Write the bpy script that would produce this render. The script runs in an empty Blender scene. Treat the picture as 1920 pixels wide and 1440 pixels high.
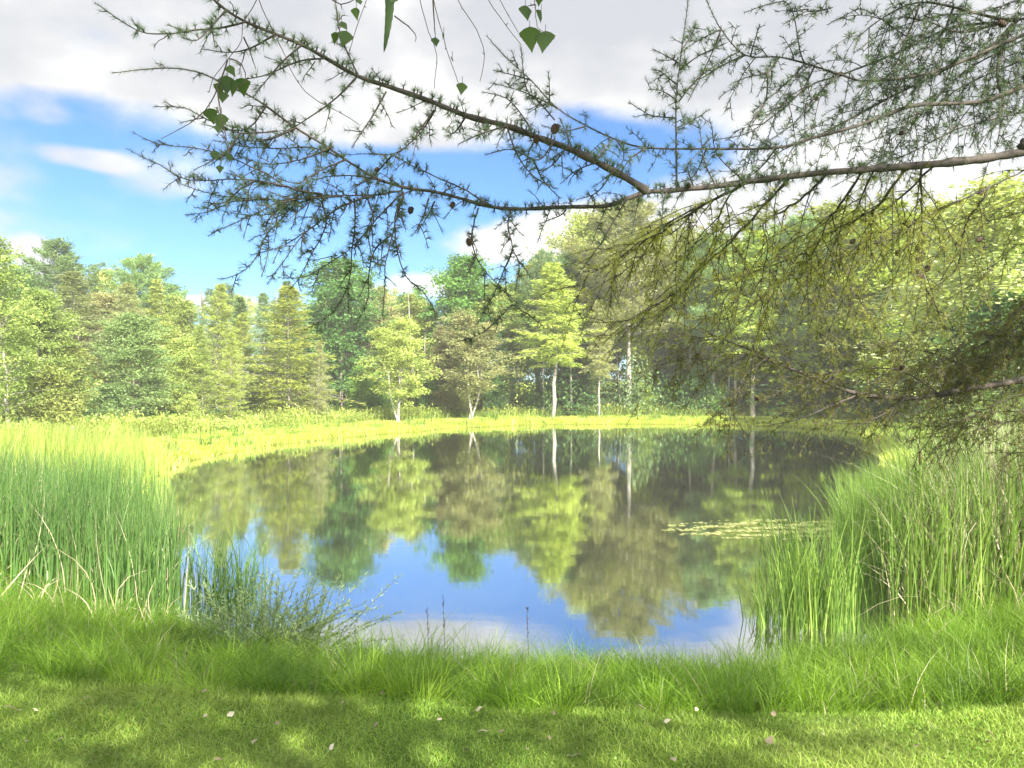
import bpy, math
import numpy as np
from mathutils import Vector

scene = bpy.context.scene
COL = scene.collection
CAM_Z = 2.4
F = 1440.0
def rad(a): return math.radians(a)
def P(px, py, D):                       # a point seen at that pixel of the photo, D metres away
    return np.array([(px-960)/F*D, D, CAM_Z+(720-py)/F*D])
def R(seed): return np.random.default_rng(seed)
def nrm(v): return v/np.maximum(np.linalg.norm(v, axis=-1, keepdims=True), 1e-9)

# ------------------------------------------------------------------ tagging
def tag(o, label=None, cat=None, group=None, kind=None):
    if label: o['label'] = label
    if cat: o['category'] = cat
    if group: o['group'] = group
    if kind: o['kind'] = kind
    return o
def empty(name, loc=(0,0,0), rz=0.0, sc=(1,1,1)):
    o = bpy.data.objects.new(name, None); COL.objects.link(o)
    o.location = loc; o.rotation_euler = (0,0,rz); o.scale = sc
    return o
def link(name, me, parent=None):
    o = bpy.data.objects.new(name, me); COL.objects.link(o)
    if parent is not None: o.parent = parent
    return o

# ------------------------------------------------------------------ mesh builder
class MB:
    def __init__(self): self.V=[]; self.Q=[]; self.T=[]; self.tone=[]; self.n=0; self.mq=[]; self.mt=[]
    def add(self, V, Q=None, T=None, tone=0.5, mat=0):
        V = np.asarray(V, float).reshape(-1,3)
        if Q is not None and len(Q):
            Q=np.asarray(Q,int).reshape(-1,4)+self.n; self.Q.append(Q); self.mq.append(np.full(len(Q),mat))
        if T is not None and len(T):
            T=np.asarray(T,int).reshape(-1,3)+self.n; self.T.append(T); self.mt.append(np.full(len(T),mat))
        self.V.append(V); self.n += len(V)
        t = np.full(len(V), tone, float) if np.isscalar(tone) else np.asarray(tone,float).reshape(-1)
        self.tone.append(t)
    def tube(self, pts, radii, sides=5, tone=0.5, mat=0):
        pts=np.asarray(pts,float); m=len(pts)
        radii=np.broadcast_to(np.asarray(radii,float),(m,))
        tg=np.gradient(pts,axis=0); tg=nrm(tg)
        up=np.array([0,0,1.0]) if abs(tg[0,2])<0.9 else np.array([1.0,0,0])
        a=np.cross(tg,up); bad=np.linalg.norm(a,axis=1)<1e-3; a[bad]=[1,0,0]; a=nrm(a); b=np.cross(tg,a)
        th=np.arange(sides)/sides*2*np.pi
        V=pts[:,None,:]+radii[:,None,None]*(np.cos(th)[None,:,None]*a[:,None,:]+np.sin(th)[None,:,None]*b[:,None,:])
        i=np.arange(m-1)[:,None]*sides; j=np.arange(sides)[None,:]; k=(j+1)%sides
        Q=np.stack([i+j,i+k,i+sides+k,i+sides+j],-1).reshape(-1,4)
        self.add(V,Q,tone=tone,mat=mat)
    def mesh(self, name, mats, smooth=False):
        me=bpy.data.meshes.new(name)
        V=np.concatenate(self.V).astype(np.float32)
        Q=np.concatenate(self.Q) if self.Q else np.zeros((0,4),int)
        T=np.concatenate(self.T) if self.T else np.zeros((0,3),int)
        loops=np.concatenate([Q.reshape(-1),T.reshape(-1)]).astype(np.int32)
        starts=np.concatenate([np.arange(len(Q))*4, len(Q)*4+np.arange(len(T))*3]).astype(np.int32)
        me.vertices.add(len(V)); me.vertices.foreach_set('co',V.reshape(-1))
        me.loops.add(len(loops)); me.loops.foreach_set('vertex_index',loops)
        me.polygons.add(len(starts)); me.polygons.foreach_set('loop_start',starts)
        mi=np.concatenate(self.mq+self.mt).astype(np.int32)
        for m_ in (mats if isinstance(mats,(list,tuple)) else [mats]): me.materials.append(m_)
        if mi.any(): me.polygons.foreach_set('material_index',mi)
        if smooth: me.polygons.foreach_set('use_smooth',np.ones(len(starts),bool))
        at=me.attributes.new('tone','FLOAT','POINT'); at.data.foreach_set('value',np.concatenate(self.tone).astype(np.float32))
        me.update(calc_edges=True)
        return me

def cards(mb, C, D, L, W, rng, tone=None, mat=0):
    """leaf shaped rhombi: start C, direction D, length L, width W"""
    n=len(C); D=nrm(D); S=nrm(np.cross(D, rng.normal(size=(n,3))))
    L=np.broadcast_to(L,(n,))[:,None]; W=np.broadcast_to(W,(n,))[:,None]
    V=np.stack([C, C+D*L*.45+S*W*.5, C+D*L, C+D*L*.45-S*W*.5],1)
    Q=np.arange(n*4).reshape(n,4)
    t = rng.random(n) if tone is None else tone
    mb.add(V,Q,tone=np.repeat(t,4),mat=mat)
def needles(mb, C, D, L, W, rng, tone):
    n=len(C); D=nrm(D); S=nrm(np.cross(D, rng.normal(size=(n,3))))
    L=np.broadcast_to(L,(n,))[:,None]; W=np.broadcast_to(W,(n,))[:,None]
    V=np.stack([C-S*W*.5, C+S*W*.5, C+D*L],1)
    mb.add(V,T=np.arange(n*3).reshape(n,3),tone=np.repeat(tone,3))
def blades(mb, root, h, w, lean, bend, rng, K=3, tone=None, kink=0.0):
    """curved tapering blades; lean, bend: (n,2) horizontal offsets as a share of the height"""
    n=len(root); az=rng.random(n)*np.pi
    s=np.linspace(0,1,K+1)
    wd=np.stack([np.cos(az),np.sin(az),np.zeros(n)],-1)
    off=lean[:,None,:]*s[None,:,None]+bend[:,None,:]*(s**2.4)[None,:,None]
    drop=np.linalg.norm(bend,axis=1)[:,None]**2*(s**3)[None]*.45
    c=np.zeros((n,K+1,3)); c[:,:,:2]=root[:,None,:2]+off*h[:,None,None]
    c[:,:,2]=root[:,None,2]+h[:,None]*(s[None]-drop)
    tw=1-s**1.8; tw[-1]=.06
    hw=(w[:,None]*.5*tw[None])[:,:,None]*wd[:,None,:]
    V=np.stack([c-hw,c+hw],2).reshape(n,-1,3)
    base=np.arange(n)[:,None]*(2*(K+1)); k=np.arange(K)[None]*2
    q=np.stack([base+k,base+k+1,base+k+3,base+k+2],-1).reshape(-1,4)
    t = rng.random(n) if tone is None else tone
    mb.add(V,q,tone=np.repeat(t,2*(K+1)))

# ------------------------------------------------------------------ materials
def newmat(name):
    m=bpy.data.materials.new(name); m.use_nodes=True; nt=m.node_tree; nt.nodes.clear()
    return m,nt,nt.nodes,nt.links
def ramp(N, stops):
    r=N.new('ShaderNodeValToRGB'); e=r.color_ramp.elements
    while len(e)<len(stops): e.new(0.5)
    for el,(p,c) in zip(e,stops): el.position=p; el.color=(*c,1)
    return r
def leafmat(name, c0, c1, trans=0.35, objvar=0.12, rough=0.5, tcol=None, spec=.35, noise=0.0):
    m,nt,N,Lk=newmat(name)
    at=N.new('ShaderNodeAttribute'); at.attribute_name='tone'
    rp=ramp(N,[(0,c0),(1,c1)]); Lk.new(at.outputs['Fac'],rp.inputs[0])
    oi=N.new('ShaderNodeObjectInfo')
    hs=N.new('ShaderNodeHueSaturation')
    mh=N.new('ShaderNodeMapRange'); mh.inputs['To Min'].default_value=.5-objvar*.10; mh.inputs['To Max'].default_value=.5+objvar*.16
    Lk.new(oi.outputs['Random'],mh.inputs['Value']); Lk.new(mh.outputs[0],hs.inputs['Hue'])
    mv=N.new('ShaderNodeMath'); mv.operation='MULTIPLY_ADD'; mv.inputs[1].default_value=objvar*4; mv.inputs[2].default_value=1-objvar*2
    mf=N.new('ShaderNodeMath'); mf.operation='MULTIPLY'; mf.inputs[1].default_value=7.31
    mfr=N.new('ShaderNodeMath'); mfr.operation='FRACT'
    Lk.new(oi.outputs['Random'],mf.inputs[0]); Lk.new(mf.outputs[0],mfr.inputs[0]); Lk.new(mfr.outputs[0],mv.inputs[0]); Lk.new(mv.outputs[0],hs.inputs['Value'])
    Lk.new(rp.outputs[0],hs.inputs['Color'])
    col=hs.outputs[0]
    if noise>0:
        tc=N.new('ShaderNodeTexCoord'); nz=N.new('ShaderNodeTexNoise'); nz.inputs['Scale'].default_value=noise; nz.inputs['Detail'].default_value=3
        Lk.new(tc.outputs['Object'],nz.inputs['Vector'])
        mr=N.new('ShaderNodeMapRange'); mr.inputs['From Min'].default_value=.3; mr.inputs['From Max'].default_value=.7; mr.inputs['To Min'].default_value=.65; mr.inputs['To Max'].default_value=1.3
        Lk.new(nz.outputs[0],mr.inputs[0]); h2=N.new('ShaderNodeHueSaturation'); Lk.new(mr.outputs[0],h2.inputs['Value']); Lk.new(col,h2.inputs['Color']); col=h2.outputs[0]
    pb=N.new('ShaderNodeBsdfPrincipled'); pb.inputs['Roughness'].default_value=rough
    pb.inputs['Specular IOR Level'].default_value=spec
    Lk.new(col,pb.inputs['Base Color'])
    tr=N.new('ShaderNodeBsdfTranslucent')
    tm=N.new('ShaderNodeMix'); tm.data_type='RGBA'; tm.blend_type='MULTIPLY'; tm.inputs['Factor'].default_value=1
    Lk.new(col,tm.inputs[6]); tm.inputs[7].default_value=(*(tcol or (1.25,1.25,.5)),1); Lk.new(tm.outputs[2],tr.inputs[0])
    mx=N.new('ShaderNodeMixShader'); mx.inputs[0].default_value=trans
    Lk.new(pb.outputs[0],mx.inputs[1]); Lk.new(tr.outputs[0],mx.inputs[2])
    out=N.new('ShaderNodeOutputMaterial'); Lk.new(mx.outputs[0],out.inputs[0])
    return m
def barkmat(name, c0, c1, scale=12, stretch=(1,1,.25), spots=None, bump=.4, dist=.01):
    m,nt,N,Lk=newmat(name)
    tc=N.new('ShaderNodeTexCoord'); mp=N.new('ShaderNodeMapping'); mp.inputs['Scale'].default_value=stretch
    Lk.new(tc.outputs['Object'],mp.inputs[0])
    nz=N.new('ShaderNodeTexNoise'); nz.inputs['Scale'].default_value=scale; nz.inputs['Detail'].default_value=6; nz.inputs['Roughness'].default_value=.7
    Lk.new(mp.outputs[0],nz.inputs['Vector'])
    rp=ramp(N,[(.33,c0),(.66,c1)]); Lk.new(nz.outputs[0],rp.inputs[0]); col=rp.outputs[0]
    if spots:
        mp2=N.new('ShaderNodeMapping'); mp2.inputs['Scale'].default_value=(1,1,5); Lk.new(tc.outputs['Object'],mp2.inputs[0])
        n2=N.new('ShaderNodeTexNoise'); n2.inputs['Scale'].default_value=2.2; n2.inputs['Detail'].default_value=4; Lk.new(mp2.outputs[0],n2.inputs['Vector'])
        r2=ramp(N,[(.56,(0,0,0)),(.62,(1,1,1))]); Lk.new(n2.outputs[0],r2.inputs[0])
        mx=N.new('ShaderNodeMix'); mx.data_type='RGBA'; Lk.new(r2.outputs[0],mx.inputs['Factor']); Lk.new(col,mx.inputs[6]); mx.inputs[7].default_value=(*spots,1); col=mx.outputs[2]
    pb=N.new('ShaderNodeBsdfPrincipled'); pb.inputs['Roughness'].default_value=.85; Lk.new(col,pb.inputs['Base Color'])
    bp=N.new('ShaderNodeBump'); bp.inputs['Strength'].default_value=bump; bp.inputs['Distance'].default_value=dist
    Lk.new(nz.outputs[0],bp.inputs['Height']); Lk.new(bp.outputs[0],pb.inputs['Normal'])
    out=N.new('ShaderNodeOutputMaterial'); Lk.new(pb.outputs[0],out.inputs[0])
    return m

M={}
M['bark']=barkmat('grey_bark',(.10,.085,.07),(.26,.23,.19))
M['paletrunk']=barkmat('pale_bark',(.20,.185,.16),(.40,.37,.33),spots=(.10,.09,.08),scale=5)
M['larchbark']=barkmat('larch_bark',(.020,.018,.017),(.090,.073,.060),scale=45,stretch=(1,1,1),bump=.9,dist=.006)
M['twig']=barkmat('birch_twig',(.05,.035,.03),(.10,.07,.055),scale=40,stretch=(1,1,1))
M['decid_a']=leafmat('aspen_leaves',(.150,.210,.040),(.360,.420,.110))
M['decid_b']=leafmat('maple_leaves',(.070,.160,.025),(.170,.290,.055))
M['decid_d']=leafmat('dark_leaves',(.045,.105,.026),(.125,.220,.055))
M['decid_y']=leafmat('yellow_green_leaves',(0.208,0.312,0.039),(0.429,0.520,0.078))
M['decid_o']=leafmat('olive_leaves',(.190,.200,.070),(.350,.340,.150))
M['decid_p']=leafmat('sunlit_birch_leaves',(0.260,0.351,0.117),(0.559,0.624,0.286))  # birch leaves in full sun: the sunlight is put into the pale colour
M['decid_s']=leafmat('blue_green_leaves',(.110,.200,.060),(.250,.360,.130))
M['larch_y']=leafmat('larch_needles_yellow',(.200,.285,.045),(.400,.460,.100))
M['larch_o']=leafmat('larch_needles_olive',(.165,.205,.065),(.310,.330,.130))
M['pine']=leafmat('pine_needles',(0.088,0.162,0.068),(0.203,0.304,0.121))
M['spruce']=leafmat('spruce_needles',(0.034,0.081,0.030),(0.088,0.162,0.054),trans=.15)
M['needle']=leafmat('near_larch_needles',(.060,.100,.060),(.150,.215,.115),trans=.4,objvar=.05,tcol=(1.2,1.15,.6))
M['needle_sunlit']=leafmat('near_larch_needles_olive_sunlit',(.190,.215,.045),(.400,.400,.100),trans=.45,objvar=.05,tcol=(1.2,1.15,.6))  # same larch; sun on the sprays put into a brighter, yellower colour
M['needle_shaded']=leafmat('near_larch_needles_shaded',(.095,.110,.022),(.260,.250,.060),trans=.4,objvar=.05,tcol=(1.2,1.15,.6))  # same larch; shade on the low bough put into a darker colour
M['birchleaf']=leafmat('near_birch_leaves',(.040,.080,.025),(.095,.150,.045),trans=.45,objvar=.02)
M['grass']=leafmat('tall_grass',(.050,.140,.010),(.270,.420,.045),noise=1.6,trans=.45,objvar=.02)
M['lawn']=leafmat('lawn_grass',(.105,.215,.020),(.330,.420,.085),noise=2.2,trans=.35,objvar=.02)
M['bank']=leafmat('bank_grass',(.260,.340,.050),(.520,.560,.130),noise=.9,trans=.35,objvar=.02)
M['weeds']=leafmat('goldenrod',(.150,.240,.035),(.430,.480,.120),noise=.7,trans=.4,objvar=.02)
M['reed']=leafmat('cattail_leaves',(.038,.098,.024),(.150,.250,.062),noise=1.1,trans=.4,objvar=.04,tcol=(1.15,1.2,.6))
M['reed_r']=leafmat('cattail_leaves_bright',(.070,.160,.020),(.290,.400,.090),noise=1.1,trans=.45,objvar=.04,tcol=(1.15,1.2,.6))
M['reed_lit']=leafmat('lit_top_reeds',(.330,.400,.180),(.620,.640,.400),trans=.3,objvar=.02,tcol=(1,1,.8))  # white light on the reed tops, put into the leaf colour
M['dry']=leafmat('dry_reeds',(.300,.250,.150),(.560,.500,.360),trans=.25,objvar=.04,tcol=(1,1,.8))
M['willow']=leafmat('willow_leaves',(.190,.280,.120),(.360,.460,.230),trans=.3,objvar=.02)
M['fallen']=leafmat('fallen_leaves',(.22,.16,.09),(.60,.54,.40),trans=.15,objvar=.1,tcol=(1,1,1))
M['pads']=leafmat('pondweed',(.230,.260,.070),(.480,.480,.230),trans=.1,objvar=.0,rough=.3)

# ------------------------------------------------------------------ pond outline and ground
pond=np.array([(14.2,43.6),(10.6,45.4),(6,45.8),(1.25,44.9),(-3.2,41.6),(-5.5,37.6),(-7.5,33.9),(-9.4,29.3),(-9.8,24.3),(-9.2,20),(-7.8,15.5),
 (-5.9,11.8),(-4.5,9.2),(-3.4,7.7),(-2.2,6.9),(0,6.4),(2,6.4),(3.1,6.8),(4.2,7.9),(5.8,10.0),(7.8,14.5),(10.0,20),(12.8,27),(15.4,33),(16.6,38),(16.2,41.4)])
def closed_smooth(p,k=5):
    n=len(p); out=[]
    for i in range(n):
        a,b,c,d=p[i-1],p[i],p[(i+1)%n],p[(i+2)%n]
        for t in np.arange(k)/k:
            out.append(.5*((2*b)+(-a+c)*t+(2*a-5*b+4*c-d)*t*t+(-a+3*b-3*c+d)*t**3))
    return np.array(out)
pond=closed_smooth(pond,9)
_r=R(8).normal(0,1,(len(pond),2)); pond=pond+(_r*.09+np.roll(_r,1,0)*.09+np.roll(_r,2,0)*.06)*np.clip((pond[:,1:]-8)/10,.3,1.3)
def sdist(x,y):
    x=np.asarray(x,float).reshape(-1); y=np.asarray(y,float).reshape(-1)
    best=np.full(len(x),1e9); ins=np.zeros(len(x),bool)
    for i in range(len(pond)):
        a=pond[i]; b=pond[(i+1)%len(pond)]; e=b-a
        t=np.clip(((x-a[0])*e[0]+(y-a[1])*e[1])/(e@e),0,1)
        d=np.hypot(x-a[0]-t*e[0],y-a[1]-t*e[1]); best=np.minimum(best,d)
        c=((a[1]>y)!=(b[1]>y)); 
        with np.errstate(all='ignore'):
            c&=(x<(b[0]-a[0])*(y-a[1])/((b[1]-a[1]) if b[1]!=a[1] else 1e-9)+a[0])
        ins^=c
    return np.where(ins,-best,best)
def sstep(a,b,x):
    t=np.clip((x-a)/(b-a),0,1); return t*t*(3-2*t)
def wav(x,y): return np.sin(x*1.3+y*.7)*.4+np.sin(x*.53-y*1.1+1)*.6+np.sin(x*2.7+y*2.1+2)*.25
def ground_z(x,y,d=None):
    x=np.asarray(x,float); y=np.asarray(y,float); shp=x.shape
    if d is None: d=sdist(x,y).reshape(shp)
    dn=np.maximum(d,0)
    near=np.where(dn<2.5,.285*dn,.7125+.085*(dn-2.5)); near=np.minimum(near,1.25)
    far=.22*sstep(0,.8,dn)+.028*np.minimum(dn,40)+.012*np.maximum(dn-40,0)*(dn<400)
    w=sstep(8,14,y)
    z=near*(1-w)+far*w
    z=z+wav(x,y)*.012*sstep(0,1,dn)+wav(x*.15,y*.15)*.35*sstep(15,60,dn)
    return np.where(d<0,-.9*sstep(0,2.2,-d)-.02,z)
def axis(parts):
    return np.unique(np.concatenate([np.arange(a,b,s) for a,b,s in parts]).round(4))
xs=axis([(-200,-120,20),(-120,-40,8),(-40,-12,1.2),(-12,12,.22),(12,40,1.0),(40,120,8),(120,220,20)])
ys=axis([(-160,-60,20),(-60,-6,4),(-6,2,.8),(2,12,.2),(12,60,.6),(60,120,6),(120,240,20)])
X,Y=np.meshgrid(xs,ys); Z=ground_z(X,Y)
mb=MB(); nx=len(xs); ny=len(ys)
i=np.arange(ny-1)[:,None]*nx; j=np.arange(nx-1)[None]
mb.add(np.stack([X,Y,Z],-1),np.stack([i+j,i+j+1,i+nx+j+1,i+nx+j],-1))
m,nt,N,Lk=newmat('ground_turf')
tc=N.new('ShaderNodeTexCoord')
n1=N.new('ShaderNodeTexNoise'); n1.inputs['Scale'].default_value=.9; n1.inputs['Detail'].default_value=5
n2=N.new('ShaderNodeTexNoise'); n2.inputs['Scale'].default_value=40; n2.inputs['Detail'].default_value=4; n2.inputs['Roughness'].default_value=.7
Lk.new(tc.outputs['Object'],n1.inputs[0]); Lk.new(tc.outputs['Object'],n2.inputs[0])
r1=ramp(N,[(.3,(.070,.120,.022)),(.5,(.110,.175,.030)),(.72,(.190,.230,.070))]); Lk.new(n1.outputs[0],r1.inputs[0])
r2=ramp(N,[(.3,(.45,.42,.35)),(.7,(1.25,1.25,1.1))]); Lk.new(n2.outputs[0],r2.inputs[0])
mx=N.new('ShaderNodeMix'); mx.data_type='RGBA'; mx.blend_type='MULTIPLY'; mx.inputs['Factor'].default_value=1
Lk.new(r1.outputs[0],mx.inputs[6]); Lk.new(r2.outputs[0],mx.inputs[7])
geo=N.new('ShaderNodeNewGeometry'); sx=N.new('ShaderNodeSeparateXYZ'); Lk.new(geo.outputs['Position'],sx.inputs[0])
mr=N.new('ShaderNodeMapRange'); mr.inputs['From Min'].default_value=-.05; mr.inputs['From Max'].default_value=.12; Lk.new(sx.outputs['Z'],mr.inputs[0])
mud=N.new('ShaderNodeMix'); mud.data_type='RGBA'; mud.inputs[6].default_value=(.045,.036,.022,1); Lk.new(mr.outputs[0],mud.inputs['Factor']); Lk.new(mx.outputs[2],mud.inputs[7])
# paler, yellower meadow tone of the far bank (beyond the water, y > 12)
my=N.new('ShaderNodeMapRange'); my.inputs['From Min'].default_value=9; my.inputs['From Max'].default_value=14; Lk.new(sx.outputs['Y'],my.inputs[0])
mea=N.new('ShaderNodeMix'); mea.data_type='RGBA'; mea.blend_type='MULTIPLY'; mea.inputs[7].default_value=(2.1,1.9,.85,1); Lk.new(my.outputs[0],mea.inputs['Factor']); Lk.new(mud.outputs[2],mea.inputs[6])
pb=N.new('ShaderNodeBsdfPrincipled'); pb.inputs['Roughness'].default_value=.95; pb.inputs['Specular IOR Level'].default_value=.1
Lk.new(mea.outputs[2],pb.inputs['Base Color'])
bp=N.new('ShaderNodeBump'); bp.inputs['Strength'].default_value=.6; bp.inputs['Distance'].default_value=.02; Lk.new(n2.outputs[0],bp.inputs['Height']); Lk.new(bp.outputs[0],pb.inputs['Normal'])
out=N.new('ShaderNodeOutputMaterial'); Lk.new(pb.outputs[0],out.inputs[0])
tag(link('ground',mb.mesh('ground',m,True)),kind='structure')

# water
m,nt,N,Lk=newmat('pond_water')
tc=N.new('ShaderNodeTexCoord')
mp=N.new('ShaderNodeMapping'); mp.inputs['Scale'].default_value=(1.0,2.2,1); Lk.new(tc.outputs['Object'],mp.inputs[0])
w1=N.new('ShaderNodeTexNoise'); w1.inputs['Scale'].default_value=2.2; w1.inputs['Detail'].default_value=3; Lk.new(mp.outputs[0],w1.inputs[0])
bp=N.new('ShaderNodeBump'); bp.inputs['Strength'].default_value=.06; bp.inputs['Distance'].default_value=.010; Lk.new(w1.outputs[0],bp.inputs['Height'])
df=N.new('ShaderNodeBsdfDiffuse'); df.inputs[0].default_value=(.045,.045,.022,1)
gl=N.new('ShaderNodeBsdfGlossy'); gl.inputs['Roughness'].default_value=.04; gl.inputs[0].default_value=(.93,.95,.96,1)
Lk.new(bp.outputs[0],gl.inputs['Normal'])
fr=N.new('ShaderNodeFresnel'); fr.inputs['IOR'].default_value=1.33
fm=N.new('ShaderNodeMapRange'); fm.inputs['From Min'].default_value=.02; fm.inputs['From Max'].default_value=.45; fm.inputs['To Min'].default_value=.62; fm.inputs['To Max'].default_value=.92
Lk.new(fr.outputs[0],fm.inputs[0])
mx=N.new('ShaderNodeMixShader'); Lk.new(fm.outputs[0],mx.inputs[0]); Lk.new(df.outputs[0],mx.inputs[1]); Lk.new(gl.outputs[0],mx.inputs[2])
out=N.new('ShaderNodeOutputMaterial'); Lk.new(mx.outputs[0],out.inputs[0])
mb=MB(); mb.add([(-14,4.6,0),(24,4.6,0),(24,52,0),(-14,52,0)],[[0,1,2,3]])
tag(link('water',mb.mesh('water',m)),kind='structure')

# ------------------------------------------------------------------ background tree meshes (built once, shared by the copies)
def bez(p0,d,L,droop,n=6,up=0.0):
    s=np.linspace(0,1,n)[:,None]
    return p0+d*L*s+np.array([0,0,1.0])*L*(up*s**2-droop*s**2)
def make_tree(seed,H=12.,Rr=3.,base=.15,nb=60,kind='decid',leaf=(.17,.12),per=170,lm='decid_a',bm='bark',tr=.11,lean=0.,forks=1,clump=.42,open_=0.):
    rng=R(seed); wood=MB(); fol=MB()
    stems=[]
    for f in range(forks):
        n=10; s=np.linspace(0,1,n)
        az=rng.random()*6.28; sp=(.0 if forks==1 else .075)
        pts=np.zeros((n,3)); pts[:,2]=s*H*(1 if f==0 else rng.uniform(.75,.95))
        pts[:,0]=np.cumsum(rng.normal(0,.05,n))+lean*s*H+sp*H*np.cos(az+f*2.4)*s**.8; pts[:,1]=np.cumsum(rng.normal(0,.05,n))+sp*H*np.sin(az+f*2.4)*s**.8
        pts[0,:2]=[f*.12,0]
        wood.tube(pts,tr*(1-s*.9)*(1 if f==0 else .75),7); stems.append(pts)
    if kind in('pine','larch','spruce'):
        t=np.linspace(.0,1,nb)+rng.normal(0,.008,nb)
    else: t=rng.random(nb)**.85
    t=np.clip(t,0,.995)
    for i in range(nb):
        st=stems[i%forks]
        h=base+(1-base)*t[i]; q=h*(len(st)-1); k=min(int(q),len(st)-2); p0=st[k]+(st[k+1]-st[k])*(q-k)
        az=i*2.39996+rng.normal(0,.4)
        if kind=='decid': prof=np.sin(np.pi*(t[i]*.80+.16))**.65; ang=rad(rng.uniform(15,60)+25*t[i]); dr=.15
        elif kind=='shrub': prof=(1-t[i]**2)**.5*.9+.1; ang=rad(rng.uniform(20,75)); dr=.25
        elif kind=='larch': prof=((1-t[i])**.70*min(1,.45+t[i]*3.5)+.05)*rng.uniform(.55,1.05); ang=rad(rng.uniform(-14,32)+26*t[i]); dr=rng.uniform(-.1,.22)
        elif kind=='spruce': prof=(1-t[i])**.85+.04; ang=rad(rng.uniform(-18,6)+30*t[i]); dr=.05
        else: prof=(np.sin(np.pi*(t[i]*.72+.24))**.8)*rng.choice([1,1,.6,1.15])+.04; ang=rad(rng.uniform(5,35)+25*t[i]); dr=-.12
        L=Rr*prof*rng.uniform(.68,1.14)/forks**.35
        if L<.15: L=.15
        d=np.array([math.cos(az)*math.cos(ang),math.sin(az)*math.cos(ang),math.sin(ang)])
        br=bez(p0,d,L,dr,6)
        wood.tube(br,np.linspace(max(.012,tr*.28*(1-t[i]*.6)),.006,6),4)
        if open_>0 and rng.random()<open_: continue
        nl=int(per*(.35+.75*prof))
        tone0=rng.random()*.5
        if kind in('decid','shrub'):
            nc=max(3,int(L*2.6)); 
            for c in range(nc):
                s_=rng.uniform(.25,1.05); q=min(s_,.999)*5; k=min(int(q),4); pc=br[k]+(br[k+1]-br[k])*(q-k)
                pc=pc+rng.normal(0,1,3)*L*.13*np.array([1,1,.8])
                m_=max(4,nl//nc); sg=clump*rng.uniform(.6,1.25)
                off=rng.normal(0,1,(m_,3)); off=nrm(off)*(rng.random((m_,1))**.45)*sg*np.array([1.15,1.15,.75])
                C=pc+off; D=nrm(off+rng.normal(0,.5,(m_,3))*sg+np.array([0,0,-.25*sg]))
                tn=np.clip(tone0+rng.random()*.25+rng.random(m_)*.35,0,1)
                cards(fol,C,D,leaf[0]*(lz_:=rng.uniform(.65,1.35))*rng.uniform(.5,1.3,m_),leaf[1]*lz_*rng.uniform(.5,1.2,m_),rng,tn)
        else:
            m_=nl; s_=rng.uniform(.12 if kind!='pine' else .35,1.03,m_)
            q=np.minimum(s_,.999)*5; k=np.minimum(q.astype(int),4); pc=br[k]+(br[k+1]-br[k])*(q-k)[:,None]
            side=nrm(np.cross(d,[0,0,1.]))
            sw=(1.05-s_)*L*.42+.05
            lat=rng.uniform(-1,1,m_)*sw
            C=pc+side*lat[:,None]; C[:,2]-=np.abs(lat)*(.25 if kind!='pine' else -.1)+rng.random(m_)*(.16 if kind=='larch' else .06)
            C+=rng.normal(0,.04,(m_,3))
            if kind=='pine':
                C+=rng.normal(0,.09,(m_,3)); D=rng.normal(0,1,(m_,3))+d*.9+[0,0,.6]
            elif kind=='larch': D=d*.6+side*np.sign(lat)[:,None]*.6+rng.normal(0,.35,(m_,3))+np.array([0,0,-.45])
            else: D=d*.7+side*np.sign(lat)[:,None]*.8+rng.normal(0,.25,(m_,3))+np.array([0,0,-.2])
            tn=np.clip(tone0+rng.random(m_)*.5,0,1)
            cards(fol,C,D,leaf[0]*rng.uniform(.6,1.2,m_),leaf[1]*rng.uniform(.7,1.2,m_),rng,tn)
    return {'H':H,'R':Rr,'wood':wood.mesh('trunk',M[bm],True),'fol':fol,'lm':lm,'cache':{}}
def foliage(v,lm):
    if lm not in v['cache']:
        v['cache'][lm]=v['fol'].mesh('crown',M[lm])
    return v['cache'][lm]
VAR={
 'round1':make_tree(1,12,3.6,.06,125,'decid',(.17,.13),250),
 'round2':make_tree(2,12,3.2,.12,115,'decid',(.16,.12),240,forks=2,bm='paletrunk',tr=.10),
 'tall1':make_tree(3,12,2.5,.22,105,'decid',(.15,.12),210,bm='paletrunk'),
 'fork':make_tree(4,9,3.2,.22,110,'decid',(.14,.10),210,forks=3,bm='paletrunk',tr=.075,clump=.36),
 'birch':make_tree(5,12,2.2,.10,110,'decid',(.13,.10),150,bm='paletrunk',tr=.10,lean=-.06,clump=.40),
 'larch1':make_tree(6,12,3.1,.05,280,'larch',(.24,.048),110,bm='paletrunk',tr=.10,open_=.22),
 'larch2':make_tree(7,12,2.7,.16,250,'larch',(.24,.048),105,bm='paletrunk',tr=.10,open_=.22),
 'larch3':make_tree(8,12,2.6,.36,200,'larch',(.24,.060),120,bm='paletrunk',tr=.105),
 'pine1':make_tree(9,14,2.6,.25,110,'pine',(.26,.055),300,bm='bark',tr=.16),
 'pine2':make_tree(10,14,2.9,.38,110,'pine',(.26,.055),300,bm='paletrunk',tr=.13),
 'spruce1':make_tree(11,12,2.4,.02,220,'spruce',(.24,.07),150,bm='bark'),
 'shrub1':make_tree(12,3.2,2.0,.05,60,'shrub',(.13,.09),150,forks=3,tr=.04,clump=.35),
 'shrub2':make_tree(13,4.5,1.9,.05,64,'shrub',(.13,.09),190,forks=2,tr=.05,clump=.36),
}
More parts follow.
